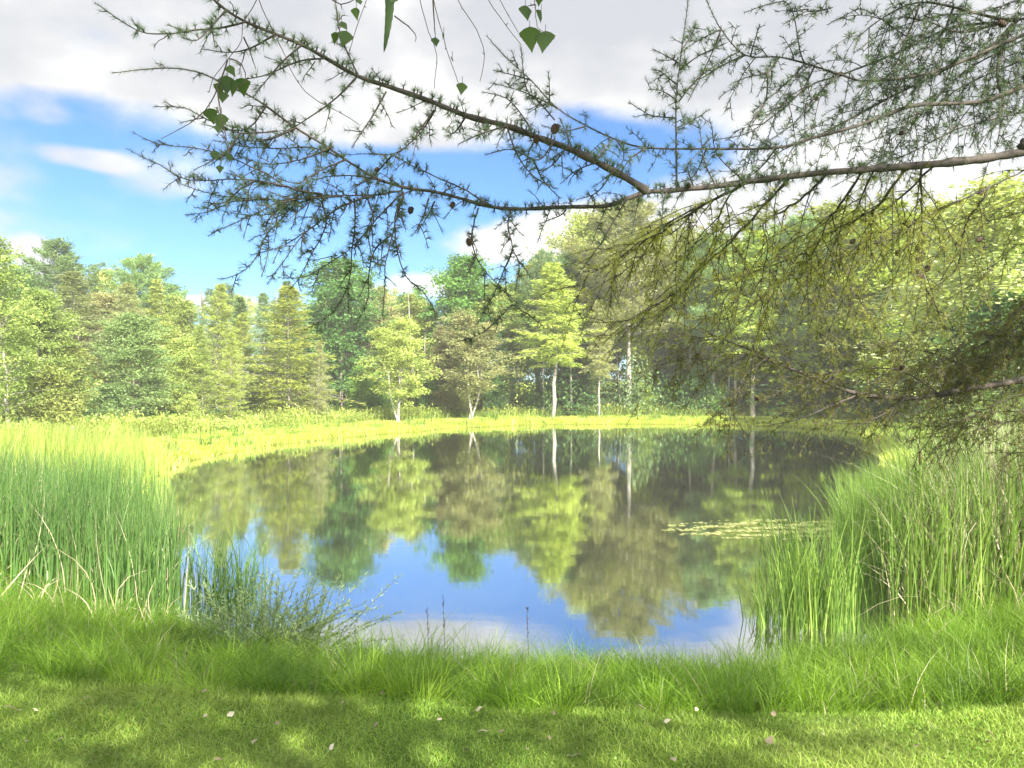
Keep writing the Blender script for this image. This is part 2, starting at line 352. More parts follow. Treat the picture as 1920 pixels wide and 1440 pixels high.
def place(var,px,top,D,lm,name,label,cat='tree',wid=1.0,rz=0.,basepx=None,group='trees along the far side of the pond'):
    v=VAR[var]; mn_=3.0 if (D<30 or px<330) else (5.0 if 'shrub' in var else 5.5)
    if 'fork' in var or 'larch3' in var: mn_=2.6
    while float(sdist([(px-960)/F*D],[D])[0])<mn_: D+=.5
    bx=(px-960)/F*D
    gz=float(ground_z(np.array([bx]),np.array([D]))[0])
    Ht=CAM_Z+(720-top)/F*D-gz
    s=Ht/v['H']
    r=empty(name,(bx,D,gz-.05),rz,(s*wid,s*wid,s))
    tag(r,label,cat,group)
    link('trunk' if 'shrub' not in name else 'stem',v['wood'],r); link('crown' if 'shrub' not in name else 'foliage',foliage(v,lm),r)
    return r
TREES=[
 ('round2',-15,575,37,'decid_a','deciduous_tree','pale leafy tree half cut by the left edge behind the leaning birch',1.1,2.6),
 ('round1',118,640,34,'decid_a','deciduous_tree','low pale round tree between the leaning birch and the grey-green bushy tree',1.1,3.1),
 ('round1',190,560,48,'decid_o','deciduous_tree','olive tree between the two brownish larches',1.1,.2),
 ('round2',300,610,42,'decid_a','deciduous_tree','pale tree just right of the grey-green bushy tree',1.2,4.1),
 ('round1',345,640,39,'decid_a','deciduous_tree','low pale tree left of the low yellowish larch',1.0,5.2),
 ('larch1',455,585,48,'larch_y','larch_tree','yellow-green larch filling the gap between the spired larch and the biggest yellow one',1.0,1.2),
 ('round1',600,585,50,'decid_b','deciduous_tree','green tree between the biggest yellow larch and the dark maple',1.1,2.9),
 ('round2',722,585,50,'decid_o','deciduous_tree','dull olive tree left of the pale tree top',1.1,3.7),
 ('round1',915,545,54,'decid_a','deciduous_tree','pale tree at the right shoulder of the tall rounded tree',1.1,4.7),
 ('round2',1095,560,53,'decid_a','deciduous_tree','pale green tree between the white trunk and the tallest tree',1.1,.9),
 ('round1',1290,470,56,'decid_a','deciduous_tree','pale green crown left of the pale-trunked pine',1.2,1.9),
 ('round1',1455,455,52,'decid_y','deciduous_tree','sunny yellow-green crown behind the tall pine at right',1.2,.9),
 ('birch',22,455,29,'decid_a','birch_tree','leaning white-stemmed birch at the left edge of the photo',1.0,0),
 ('round1',70,555,33,'decid_a','deciduous_tree','pale green bushy tree right behind the leaning birch on the left',.95,1),
 ('pine1',122,462,50,'pine','pine_tree','tall blue-green pine top rising above the brownish larch on the left',1.15,2),
 ('larch1',150,508,43,'larch_o','larch_tree','broad brownish olive larch at left, below the tallest pine top',1.35,3),
 ('larch1',232,528,47,'larch_o','larch_tree','brown-tinged larch between the left pine and the dark round pine top',1.1,.5),
 ('pine2',264,492,54,'decid_s','pine_tree','pine with a dark rounded top over the left woods',1.15,1),
 ('round1',250,598,35,'decid_s','cherry_tree','dense grey-green bushy tree standing low in front of the left larches',1.15,2.2),
 ('round2',330,560,46,'decid_a','deciduous_tree','pale green tree just right of the dark round pine top',1.0,.3),
 ('larch2',407,532,44,'larch_y','larch_tree','narrow pointed larch with a single spire left of the big yellow larch',.95,1.4),
 ('larch1',378,610,39,'larch_y','larch_tree','low yellowish larch left of the narrow spired one',.80,2.0),
 ('larch2',432,622,37,'larch_y','larch_tree','small yellow larch with a pale bare lower trunk near the bank',.75,3.3),
 ('larch1',498,548,45,'pine','larch_tree','green larch peeping out behind the left flank of the big yellow larch',.8,3.6),
 ('larch1',543,536,41,'larch_y','larch_tree','biggest yellow-green larch with drooping boughs left of the pond centre',1.5,4.2),
 ('larch1',596,640,40,'larch_o','larch_tree','short olive larch at the foot of the biggest yellow one',.75,.2),
 ('round1',640,500,48,'decid_d','maple_tree','dark green dense tree with a pale forked trunk right of the biggest yellow larch',1.0,5),
 ('round2',694,530,52,'decid_o','deciduous_tree','reddish-tinted tree top between the dark maple and the pale forked tree',.85,1),
 ('fork',745,600,41,'decid_a','willow_tree','pale spreading tree with forked white stems rooted at the bank edge',1.05,1.3),
 ('round2',786,560,54,'decid_a','deciduous_tree','pale tree top behind the forked white-stemmed tree',1.05,2),
 ('round1',868,494,53,'decid_b','maple_tree','tall rounded mid-green tree near the middle of the far shore',.95,.7),
 ('fork',886,590,44,'decid_o','deciduous_tree','multi-stemmed olive tree in front of the tall rounded tree',1.15,3.9),
 ('round2',835,615,47,'decid_o','deciduous_tree','low pale olive tree between the two forked ones',.8,.9),
 ('larch1',935,620,50,'spruce','spruce_tree','dark low spruce between the multi-stemmed tree and the white-trunked larch',1.2,1.9),
 ('tall1',962,540,55,'decid_b','deciduous_tree','slim mid-green tree behind the left arm of the white-trunked larch',1.1,0),
 ('larch3',1037,492,47.5,'larch_y','larch_tree','white-trunked larch with yellow boughs reaching left by the waterline',1.2,2.3),
 ('spruce1',1082,560,50,'spruce','spruce_tree','dark spruce just right of the white-trunked larch',1.2,1.9),
 ('pine1',1072,478,57,'decid_s','pine_tree','blue-green pine behind the white-trunked larch',1.15,3.0),
 ('tall1',1010,500,58,'decid_a','deciduous_tree','pale slender tree just behind the white-trunked larch top',1.1,5.0),
 ('larch3',1123,560,47,'larch_o','larch_tree','thin larch with a slender pale bare stem left of the thick grey trunk',.70,2.0),
 ('pine2',1176,388,50,'larch_o','larch_tree','tallest tree, thick grey bare trunk below and feathery crown above',1.15,3.0),
 ('larch1',1225,430,55,'decid_y','larch_tree','bright yellow-green crown just right of the tallest tree',1.05,1.1),
 ('spruce1',1262,600,53,'spruce','spruce_tree','dark spruce in the shade right of the tallest tree',1.3,.9),
 ('pine2',1338,450,47,'pine','pine_tree','pine with a pale trunk left of the brightest yellow-green tree',1.0,4.0),
 ('tall1',1378,500,44,'decid_y','aspen_tree','brightest yellow-green tree seen through the hanging larch boughs',1.1,1.0),
 ('larch3',1412,430,48,'larch_y','larch_tree','larch just right of the brightest yellow-green tree',1.1,5.1),
 ('spruce1',1440,585,48,'spruce','spruce_tree','dark spruce under the larch behind the hanging boughs',1.3,2.9),
 ('pine2',1488,420,45,'pine','pine_tree','tall pine behind the sagging lower larch bough',1.1,2.0),
 ('larch2',1530,440,48,'decid_y','larch_tree','yellow-green larch between the two pale-trunked pines at right',1.2,.4),
 ('spruce1',1565,600,43,'decid_d','spruce_tree','dense dark spruce beyond the green bank on the right',1.4,3.9),
 ('pine2',1622,430,41,'larch_o','pine_tree','pine with a pale trunk showing above the right end of the bank',1.1,4.4),
 ('round2',1680,400,37,'decid_y','deciduous_tree','yellow-green leafy tree behind the sunlit birch',1.2,2.2),
 ('tall1',1560,395,52,'decid_a','deciduous_tree','pale tree top just below the sunlit stretch of the main bough',1.3,2.8),
 ('birch',1760,395,24,'decid_p','birch_tree','sunlit pale-leaved birch glowing on the right shore',1.75,2.4),
 ('birch',1880,360,26,'decid_p','birch_tree','second sunlit birch, cut by the right edge of the photo',1.75,.4),
 ('round1',1880,560,24,'decid_d','maple_tree','dark leafy tree at the right edge under the birch',1.1,.9),
 ('round1',1765,640,30,'decid_d','deciduous_tree','low dark tree in shade behind the sagging dark bough',1.2,2.9),
 ('spruce1',1690,640,37,'decid_d','spruce_tree','low dark spruce at the right end of the bank',1.3,1.9),
]
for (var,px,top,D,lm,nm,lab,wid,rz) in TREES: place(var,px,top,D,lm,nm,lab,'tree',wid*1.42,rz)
SHR=[
 ('shrub1',100,690,31,'decid_a','pale bush under the leaning birch at far left',1.3),
 ('shrub1',215,720,34,'decid_s','grey-green bush under the grey-green bushy tree',1.3),
 ('shrub1',350,740,37,'decid_a','small pale bush left of the low yellowish larch',1.2),
 ('shrub1',470,730,42,'decid_b','green bush between the yellow larches at the bank',1.1),
 ('shrub2',668,690,45,'decid_b','bright green leafy bush below the dark maple',1.1),
 ('shrub1',710,700,47,'decid_b','leafy bush left of the forked white stems',1.2),
 ('shrub2',800,700,48,'decid_d','dark leafy bush right of the forked white stems',1.2),
 ('shrub1',860,720,47,'decid_o','low olive bush among the multiple pale stems',1.2),
 ('shrub2',930,705,49,'decid_d','dark bush under the low spruce in the middle',1.3),
 ('shrub1',985,735,48,'decid_b','small green bush left of the white larch trunk',1.1),
 ('shrub1',1210,720,47,'decid_y','glowing yellow-green bush right of the thick grey trunk',.9),
 ('shrub1',1100,735,50,'decid_d','dark bush between the white trunk and the thick grey trunk',1.2),
 ('shrub2',1300,690,51,'decid_d','shaded bush at the foot of the dark spruce',1.4),
 ('shrub1',1350,720,50,'decid_b','shaded low bush under the pale-trunked pine',1.4),
 ('shrub2',1470,700,48,'decid_d','dark bush under the tall pine behind the hanging boughs',1.4),
 ('shrub2',1640,690,40,'decid_d','dark bush at the right end of the grassy bank',1.4),
 ('shrub1',1840,690,24,'decid_d','dark bush behind the right reed bed',1.3),
]
for (var,px,top,D,lm,lab,wid) in SHR: place(var,px,top,D,lm,'shrub',lab,'bush',wid,px*.01,group='bushes at the edge of the woods')

# the woods behind: one mass nobody could count
rng=R(77)
wf={'decid_a':MB(),'decid_d':MB(),'pine':MB()}; ww=MB()
def merge(dst,src,loc,rz,s,keep,rng):
    V=np.concatenate(src.V); Q=np.concatenate(src.Q); 
    nq=len(V)//4; sel=rng.random(nq)<keep
    V=V.reshape(nq,4,3)[sel].reshape(-1,3); c,sn=math.cos(rz),math.sin(rz)
    V=V*s; V=np.stack([V[:,0]*c-V[:,1]*sn,V[:,0]*sn+V[:,1]*c,V[:,2]],-1)+loc
    t=np.concatenate(src.tone).reshape(nq,4)[sel].reshape(-1)
    dst.add(V,np.arange(len(V)).reshape(-1,4),tone=t)
kinds=['round1','round2','tall1','pine1','larch1','spruce1']
for row,(D0,cnt,hh) in enumerate([(56,36,11.5),(63,32,13.5),(72,26,14.5)]):
    for k in range(cnt):
        px=-250+(k+rng.uniform(-.3,.3))*(2500/cnt)
        D=D0+rng.uniform(-2.5,2.5)-(max(0,620-px)*.017)-max(0,px-1350)*.016*1.1
        x=(px-960)/F*D; v=VAR[kinds[rng.integers(6)]]
        hgt=hh*rng.uniform(.72,.97)*(1 if px<1080 else 1.18); s=hgt/v['H']*np.array([1.25,1.25,1])
        if px<1010: s=s*.76
        dst=wf[['decid_d','decid_a','pine'][rng.integers(3)]]
        merge(dst,v['fol'],np.array([x,D,.6]),rng.random()*6.28,s,.6,rng)
        ww.tube([(x,D,0),(x+rng.normal(0,.2),D,hgt*.8)],[.14,.05],6)
# leafy understory along the foot of the woods
for k in range(230):
    px=rng.uniform(-80,2000); 
    D=rng.uniform(50,58)-(max(0,700-px)*.022)-max(0,px-1400)*.020
    x=(px-960)/F*D; hh_=rng.uniform(1.2,4.6); m_=int(330*hh_/2.5); rad_=rng.uniform(.9,1.7)
    off=nrm(rng.normal(0,1,(m_,3)))*(rng.random((m_,1))**.4)*np.array([rad_,rad_,hh_*.5]); off+=rng.normal(0,.12,(m_,3))
    dst=wf[(['decid_a','decid_a','pine','decid_d'] if px<1000 else ['decid_d','decid_d','pine'])[rng.integers(4 if px<1000 else 3)]]  # darker leaves on the right: the woods' inner shade put into colour
    cards(dst,off+np.array([x,D,hh_*.5]),off+rng.normal(0,.8,(m_,3)),rng.uniform(.12,.26,m_),rng.uniform(.09,.17,m_),rng,np.clip(rng.random()*.5+rng.random(m_)*.5,0,1))
wood_root=tag(empty('background_woods'),kind='stuff')
for k,(nm,mbx) in enumerate(wf.items()): link('foliage',mbx.mesh('woods_foliage',M[nm]),wood_root)
wp=MB()
for k in range(46):
    px=rng.choice([rng.uniform(1000,1720),rng.uniform(350,1000)]); D=rng.uniform(50,57)-max(0,px-1400)*.016
    x=(px-960)/F*D; ln_=rng.normal(0,.35,2); hz=rng.uniform(5,9); wp.tube([(x,D,0),(x+ln_[0]*.5,D,hz*.5),(x+ln_[0],D+ln_[1],hz)],[.07,.055,.02],6)
link('trunks',wp.mesh('pale_trunks',M['paletrunk'],True),wood_root)
link('trunks',ww.mesh('woods_trunks',M['bark'],True),wood_root)

# ------------------------------------------------------------------ ground cover
def gz(x,y): return ground_z(x,y)
# far bank grass and goldenrod strip
rng=R(21)
def bank_points(n,dmin,dmax,rng,box=(-26,26,12,58)):
    out=[]
    tot=0
    while tot<n:
        x=rng.uniform(box[0],box[1],n*2); y=rng.uniform(box[2],box[3],n*2); d=sdist(x,y)
        k=(d>dmin)&(d<dmax)&(np.abs(x)<y*.72+1.5); out.append(np.stack([x[k],y[k],d[k]],-1)); tot+=k.sum()
    return np.concatenate(out)[:n]
p=bank_points(52000,.02,4.6,rng); n=len(p)
mb=MB(); root=np.stack([p[:,0],p[:,1],gz(p[:,0],p[:,1])-.01],-1)
h=rng.uniform(.08,.22,n)*np.where(p[:,2]<.6,1.9,.75)*np.clip(.6+wav(p[:,0],p[:,1])*.5,.5,1.4)
blades(mb,root,h,rng.uniform(.025,.05,n),rng.normal(0,.25,(n,2)),rng.normal(0,.35,(n,2)),rng,2)
tag(link('bank_grass',mb.mesh('bank_grass',M['bank'])),kind='stuff')
p=bank_points(30000,4.2,8.5,rng); n=len(p); mb=MB()
root=np.stack([p[:,0],p[:,1],gz(p[:,0],p[:,1])-.02],-1)
hh=rng.uniform(.3,.85,n)*np.clip(.75+wav(p[:,0]*.6,p[:,1]*.6)*.4,.4,1.2)
blades(mb,root,hh,rng.uniform(.035,.06,n),rng.normal(0,.12,(n,2)),rng.normal(0,.2,(n,2)),rng,2)
C=root+np.stack([rng.normal(0,.05,n),rng.normal(0,.05,n),hh*rng.uniform(.3,1.05,n)],-1)
for _ in range(2): cards(mb,C+rng.normal(0,.08,(n,3)),rng.normal(0,1,(n,3))+[0,0,.4],rng.uniform(.10,.2,n),rng.uniform(.04,.08,n),rng)
tag(link('goldenrod_strip',mb.mesh('goldenrod_strip',M['weeds'])),kind='stuff')
p=bank_points(900,.1,4.5,rng); mb=MB()
for (x_,y_,d_) in p[:200]:
    k_=int(rng.integers(5,26)); xx=x_+rng.normal(0,.16,k_); yy=y_+rng.normal(0,.16,k_)
    blades(mb,np.stack([xx,yy,gz(xx,yy)],-1),rng.uniform(.2,.55,k_),rng.uniform(.02,.05,k_),rng.normal(0,.25,(k_,2)),rng.normal(0,.35,(k_,2)),rng,2,tone=np.clip(rng.random()*.8+rng.random(k_)*.2,0,1))
tag(link('bank_weeds',mb.mesh('bank_weeds',M['reed_r'])),kind='stuff')
# woodland floor plants
p=bank_points(16000,8.5,17,rng,(-32,34,14,66)); n=len(p); mb=MB()
root=np.stack([p[:,0],p[:,1],gz(p[:,0],p[:,1])],-1)
cards(mb,root+[0,0,.0],rng.normal(0,.8,(n,3))+[0,0,1.0],rng.uniform(.3,.8,n),rng.uniform(.08,.2,n),rng)
tag(link('undergrowth',mb.mesh('undergrowth',M['decid_d'])),kind='stuff')

# near lawn
rng=R(31)
def lawn_edge(x): return 4.15-.045*x-.02*np.sin(x*2.3)-.05*np.sin(x*.9+1)
n=120000; x=rng.uniform(-3.6,3.6,n); y=rng.uniform(2.2,4.5,n); k=(y<lawn_edge(x)+.15)&(np.abs(x)<y*.70+.55); x=x[k]; y=y[k]; n=len(x)
mb=MB(); root=np.stack([x,y,gz(x,y)-.004],-1)
pn=wav(x*2.2,y*2.2)
h=rng.uniform(.018,.048,n)*(1+.25*pn)
blades(mb,root,h,rng.uniform(.003,.0055,n),rng.normal(0,.45,(n,2)),rng.normal(0,.5,(n,2)),rng,2,tone=np.clip(rng.random(n)*.7+.2*pn+.15,0,1))
nc=2600; cx_=rng.uniform(-3,3,nc); cy_=rng.uniform(2.4,4.2,nc); kk=(np.sin(cx_*3.1+cy_*2)+np.sin(cx_*1.3-cy_*4)+rng.normal(0,.4,nc))>.7; cx_=cx_[kk]; cy_=cy_[kk]; nc=len(cx_)
for q in range(3):
    a_=q*2.09+rng.random(nc)*.5; cards(mb,np.stack([cx_,cy_,gz(cx_,cy_)+rng.uniform(.02,.035,nc)],-1),np.stack([np.cos(a_),np.sin(a_),.25+0*a_],-1),rng.uniform(.010,.018,nc),rng.uniform(.010,.016,nc),rng,tone=rng.random(nc)*.3)
tag(link('lawn_grass',mb.mesh('lawn_grass',M['lawn'])),kind='stuff')
# tall fringe grass: tufts
def tufts(nt,per,xr,yr,hf,spread,mat,name,seed,wid=(.004,.008),lean=.28,cond=None,bend=.45):
    rng=R(seed); tx=rng.uniform(*xr,nt); ty=rng.uniform(*yr,nt)
    if cond is not None: k=cond(tx,ty); tx=tx[k]; ty=ty[k]; 
    nt=len(tx); tsz=rng.uniform(.55,1.35,nt); tt=rng.random(nt)
    tl=rng.normal(0,.12,(nt,2))
    idx=np.repeat(np.arange(nt),per); n=len(idx)
    off=rng.normal(0,spread,(n,2)); x=tx[idx]+off[:,0]; y=ty[idx]+off[:,1]
    h=hf(x,y)*tsz[idx]*rng.uniform(.45,1.1,n)
    ln=off/spread*lean*.5+rng.normal(0,lean*.5,(n,2))+tl[idx]
    bd=off/spread*bend*.5+rng.normal(0,bend*.6,(n,2))
    mb=MB(); blades(mb,np.stack([x,y,gz(x,y)-.01],-1),h,rng.uniform(*wid,n),ln,bd,rng,4,tone=np.clip(tt[idx]*.7+rng.random(n)*.4-.05,0,1))
    return mb
def near_cond(x,y):
    d=sdist(x,y); return (y>lawn_edge(x))&(d>-.05)&(np.abs(x)<y*.72+.8)
mb=tufts(2100,38,(-6.5,6.5),(3.9,8.3),lambda x,y:.265*np.clip(1.05+wav(x*1.1,y*.3)*.22,.6,1.5)*np.where(x<-1.2,.95,1),.055,None,'g',41,wid=(.003,.0062),lean=.34,bend=.6,cond=near_cond)
tag(link('tall_grass',mb.mesh('tall_grass',M['grass'])),kind='stuff')
mb=tufts(330,70,(-6,6),(4.0,6.9),lambda x,y:.33*np.clip(1.05+wav(x*1.7,y*.6)*.25,.6,1.4),.05,None,'g',47,wid=(.003,.0065),lean=.5,bend=.8,cond=near_cond)
tag(link('grass_tussocks',mb.mesh('grass_tussocks',M['grass'])),kind='stuff')
# some dry stalks in the fringe
mb=tufts(150,7,(-6,6),(4.1,7.6),lambda x,y:.30+0*x,.08,None,'g',43,wid=(.003,.006),cond=near_cond)
tag(link('dry_grass',mb.mesh('dry_grass',M['dry'])),kind='stuff')

# ------------------------------------------------------------------ cattails
def reedbed(n,pts_fn,hf,seed,wid=(.009,.017),lean=.045,bend=.10,K=6,brk=.0):
    rng=R(seed); x,y,z=pts_fn(n,rng); n=len(x)
    mb=MB(); h=hf(x,y)*(1.05-.5*rng.random(n)**2.2)
    blades(mb,np.stack([x,y,z],-1),h,rng.uniform(*wid,n),rng.normal(0,lean,(n,2))+[.02,0],rng.normal(0,bend,(n,2))*np.exp(rng.normal(0,.5,(n,1))),rng,K,tone=np.clip(rng.random(n)*.8+.1*wav(x*3,y*3)+.1,0,1))
    return mb,rng,x,y,z,h
def poly_pts(poly,clump=.0):
    poly=np.array(poly,float)
    def f(n,rng):
        lo=poly.min(0); hi=poly.max(0); xs_=[];tot=0
        while tot<n:
            x=rng.uniform(lo[0],hi[0],n); y=rng.uniform(lo[1],hi[1],n); ins=np.zeros(n,bool)
            for i in range(len(poly)):
                a=poly[i-1]; b=poly[i]
                ins^=((a[1]>y)!=(b[1]>y))&(x<(b[0]-a[0])*(y-a[1])/(b[1]-a[1]+1e-9)+a[0])
            if clump>0: ins&=(np.sin(x*5.1+y*2.3)+np.sin(x*2.2-y*4.7+1.3)+rng.normal(0,.8,n))>-clump
            xs_.append(np.stack([x[ins],y[ins]],-1)); tot+=ins.sum()
        q=np.concatenate(xs_)[:n]; z=np.maximum(gz(q[:,0],q[:,1]),-.35)
        return q[:,0],q[:,1],z
    return f
def heads(mb,rng,x,y,z,h,n):
    k=rng.choice(len(x),n,replace=False)
    for i in k:
        hh=h[i]*rng.uniform(.8,.95); b=np.array([x[i],y[i],z[i]]); t=b+np.array([rng.normal(0,.04),rng.normal(0,.04),hh])
        mb.tube([b,t],[.004,.003],4,tone=.2)
        mb.tube([t-[0,0,.02],t-[0,0,.015],t+[0,0,.12],t+[0,0,.125]],[.003,.011,.011,.003],7,mat=1)
mbrown,nt,N,Lk=newmat('cattail_head'); pb=N.new('ShaderNodeBsdfPrincipled'); pb.inputs['Base Color'].default_value=(.10,.05,.025,1); pb.inputs['Roughness'].default_value=.9
out=N.new('ShaderNodeOutputMaterial'); Lk.new(pb.outputs[0],out.inputs[0])
# left bed
polyL=[(-6.6,7.1),(-3.35,7.35),(-3.5,8.3),(-4.4,9.8),(-5.6,11.8),(-9,12.5),(-8.6,8.5)]
mb,rg,x,y,z,h=reedbed(5600,poly_pts(polyL,1.2),lambda x,y:1.38-.16*sstep(-4.4,-5.8,x)+.07*wav(x*.8,y*.8)+.10*np.sin(x*2.1),51)
heads(mb,rg,x,y,z,h,7)
tag(link('left_cattail_bed',mb.mesh('left_cattail_bed',[M['reed'],mbrown])),kind='stuff')
mb,rg,x,y,z,h=reedbed(150,poly_pts([(-6.4,6.9),(-3.3,7.0),(-3.4,7.8),(-6.6,7.8)]),lambda x,y:.45+0*x,52,lean=.4,bend=.5)
tag(link('dead_reed_litter',mb.mesh('dead_reed_litter',M['dry'])),kind='stuff')
mb,rg,x,y,z,h=reedbed(700,poly_pts(polyL,1.2),lambda x,y:1.1+0*x,58,lean=.14,bend=.35,wid=(.006,.012))
tag(link('brown_reed_stems',mb.mesh('brown_reed_stems',M['dry'])),kind='stuff')
# reeds further back on the left, sunlight put into their yellow colour
polyLB=[(-9,12),(-5.9,12),(-7.3,14.6),(-8.6,18),(-9.3,21),(-15,21),(-13,14)]
mb,rg,x,y,z,h=reedbed(5200,poly_pts(polyLB,1.2),lambda x,y:1.50-.05*(y-12),53,wid=(.014,.024))
tag(link('sunlit_reed_bed',mb.mesh('sunlit_reed_bed',M['weeds'])),kind='stuff')
# right bed
polyR=[(3.55,7.1),(5.4,7.15),(7.6,8.4),(9.3,12.4),(8.3,13.6),(6.2,11.8),(4.9,9.6),(3.9,8.3)]
mb,rg,x,y,z,h=reedbed(3900,poly_pts(polyR,.9),lambda x,y:(1.62+.36*sstep(3.8,4.9,x)+.07*wav(x,y)),54,lean=.06,bend=.12,wid=(.010,.021))
heads(mb,rg,x,y,z,h,5)
tag(link('right_cattail_bed',mb.mesh('right_cattail_bed',[M['reed_r'],mbrown])),kind='stuff')
mb,rg,x,y,z,h=reedbed(2000,poly_pts([(3.9,7.6),(5.6,7.5),(8,8.6),(9.2,11.8),(7,10),(4.6,8.6)]),lambda x,y:1.45+.5*sstep(4,5,x),55,lean=.12,bend=.4,wid=(.007,.013))
tag(link('dry_reed_bed',mb.mesh('dry_reed_bed',M['dry'])),kind='stuff')
mb,rg,x,y,z,h=reedbed(1900,poly_pts([(4.4,7.7),(6,8.0),(8,9.6),(9.2,12),(7,11),(5.2,9.2)]),lambda x,y:1.95+.08*wav(x*2,y),57,lean=.10,bend=.3,wid=(.008,.015))  # pale blades among the tops, standing in for sunlight on them
tag(link('lit_top_reed_bed',mb.mesh('lit_top_reed_bed',M['reed_lit'])),kind='stuff')
mb,rg,x,y,z,h=reedbed(1100,poly_pts(polyR,1.1),lambda x,y:.8+0*x,59,lean=.22,bend=.5,wid=(.007,.014))
tag(link('broken_reed_stems',mb.mesh('broken_reed_stems',M['dry'])),kind='stuff')
polyR2=[(4.2,9.6),(5.0,9.8),(6.4,12.2),(7.4,14),(6.0,13.6),(4.9,11.6)]
mb,rg,x,y,z,h=reedbed(1900,poly_pts(polyR2,.3),lambda x,y:1.45+.1*wav(x*2,y),56,lean=.08,bend=.2)
tag(link('outer_cattail_bed',mb.mesh('outer_cattail_bed',M['reed_r'])),kind='stuff')
# separate clumps
def clump(px,D,top,n,sx,name_label,seed,mat='reed',bend=.22):
    cx=(px-960)/F*D; rg=R(seed); x=cx+rg.normal(0,sx,n); y=D+rg.normal(0,sx*.8,n)
    z=np.maximum(gz(x,y),-.12); H=CAM_Z+(720-top)/F*D-z.mean()
    mb=MB(); h=H*rg.uniform(.55,1.03,n)
    blades(mb,np.stack([x-cx,y-D,z],-1),h,rg.uniform(.009,.017,n),rg.normal(0,.09,(n,2)),rg.normal(0,bend,(n,2)),rg,6)
    k=n//6
    blades(mb,np.stack([x[:k]-cx,y[:k]-D,z[:k]],-1),h[:k]*.35,rg.uniform(.008,.013,k),rg.normal(0,.3,(k,2)),rg.normal(0,.5,(k,2)),rg,4)
    o=link('cattail_clump',mb.mesh('cattail_clump',M[mat])); o.location=(cx,D,0)
    tag(o,name_label,'cattails','separate cattail clumps in the shallow water')
clump(428,8.3,952,150,.17,'small cattail clump in the water between the left bed and the willow bush',61)
clump(375,8.5,985,45,.08,'sparse blades close against the right side of the left reed bed',62)
clump(470,8.8,985,40,.08,'few thin reeds behind the willow bush',66)
clump(1428,7.7,1020,60,.08,'thin cattail clump nearest the open water on the right side',63,'reed_r')
clump(1492,7.6,905,130,.12,'taller blue-green cattail clump with dark wet base left of the right bed',64,'reed_r',.15)
clump(1560,7.6,930,150,.14,'cattail clump between the tall clump and the right reed bed',65,'reed_r',.15)
clump(1465,9.6,930,70,.16,'cattail clump standing farther out in the water on the right',67,'reed_r')

# willow bush
rng=R(71); wr=empty('willow_shrub',(0,0,0)); D0=6.7
cx=(535-960)/F*D0; cz=float(gz(np.array([cx]),np.array([D0]))[0]); wr.location=(cx,D0,cz)
tag(wr,'feathery narrow-leaved willow bush at the water edge left of the open water','bush')
st=MB(); lv=MB()
for i in range(120):
    az=rng.random()*6.28; ang=rad(rng.uniform(25,85)); L=rng.uniform(.5,1.02)
    d=np.array([math.cos(az)*math.cos(ang)*1.25+.12,math.sin(az)*math.cos(ang),math.sin(ang)*.92])
    p0=np.array([rng.uniform(-.5,.36),rng.uniform(-.15,.15),0]); br=bez(p0,d,L,.12,8); st.tube(br,np.linspace(.003,.0009,8),4)
    m_=74; s_=rng.uniform(.12,1,m_); q=np.minimum(s_,.999)*7; k=q.astype(int); C=br[k]+(br[k+1]-br[k])*(q-k)[:,None]
    cards(lv,C,d*.9+rng.normal(0,.55,(m_,3)),rng.uniform(.03,.06,m_),rng.uniform(.007,.011,m_),rng)
link('stem',st.mesh('willow_stem',M['twig']),wr); link('foliage',lv.mesh('willow_foliage',M['willow']),wr)

# thin upright stalks in the near fringe
rng=R(73)
for (px,top,lab) in [(835,1120,'lone dark seed stalk rising against the open blue water'),(805,1140,'short thin stalk left of the lone dark seed stalk'),(992,1140,'slender grass stalk near the middle of the fringe')]:
    D=6.2; b=P(px,1215,D); b[2]=float(gz(np.array([b[0]]),np.array([D]))[0]); t=P(px-4,top,D)
    mb=MB(); mb.tube(np.stack([b-b,(t-b)*.6,t-b]),[.003,.002,.001],4)
    C=(t-b)*rng.uniform(.55,1,(26,1)); cards(mb,C,rng.normal(0,.4,(26,3))+[0,0,1],.03,.006,rng)
    o=link('seed_stalk',mb.mesh('seed_stalk',M['twig'])); o.location=b; tag(o,lab,'stalk','seed stalks in the grass fringe')

# floating pondweed
rng=R(75); n=5200; a=rng.random(n)*6.28; r=rng.random(n)**.55
px=1455+r*np.cos(a)*215; py=993+r*np.sin(a)*19
k=(np.sin(px*.05+py*.5)+np.sin(px*.021-py*.9+2)+np.sin(px*.11+py*.3)*.6+rng.normal(0,.7,n)-r*1.1)>-.1; px=px[k]; py=py[k]; n=len(px)
D=CAM_Z*F/(py-720); x=(px-960)/F*D
mb=MB()
th=np.arange(6)/6*6.283
rr=rng.uniform(.007,.034,n)
V=np.zeros((n,6,3)); V[:,:,0]=x[:,None]+rr[:,None]*1.3*np.cos(th)*rng.uniform(.7,1.1,(n,6)); V[:,:,1]=D[:,None]+rr[:,None]*np.sin(th)*rng.uniform(.7,1.1,(n,6)); V[:,:,2]=(.004+rng.random(n)*.008)[:,None]
b=np.arange(n)[:,None]*6
mb.add(V,np.concatenate([b+[0,1,2,3],b+[0,3,4,5]]),tone=np.repeat(rng.random(n),6))
tag(link('floating_pondweed',mb.mesh('floating_pondweed',M['pads'])),kind='stuff')

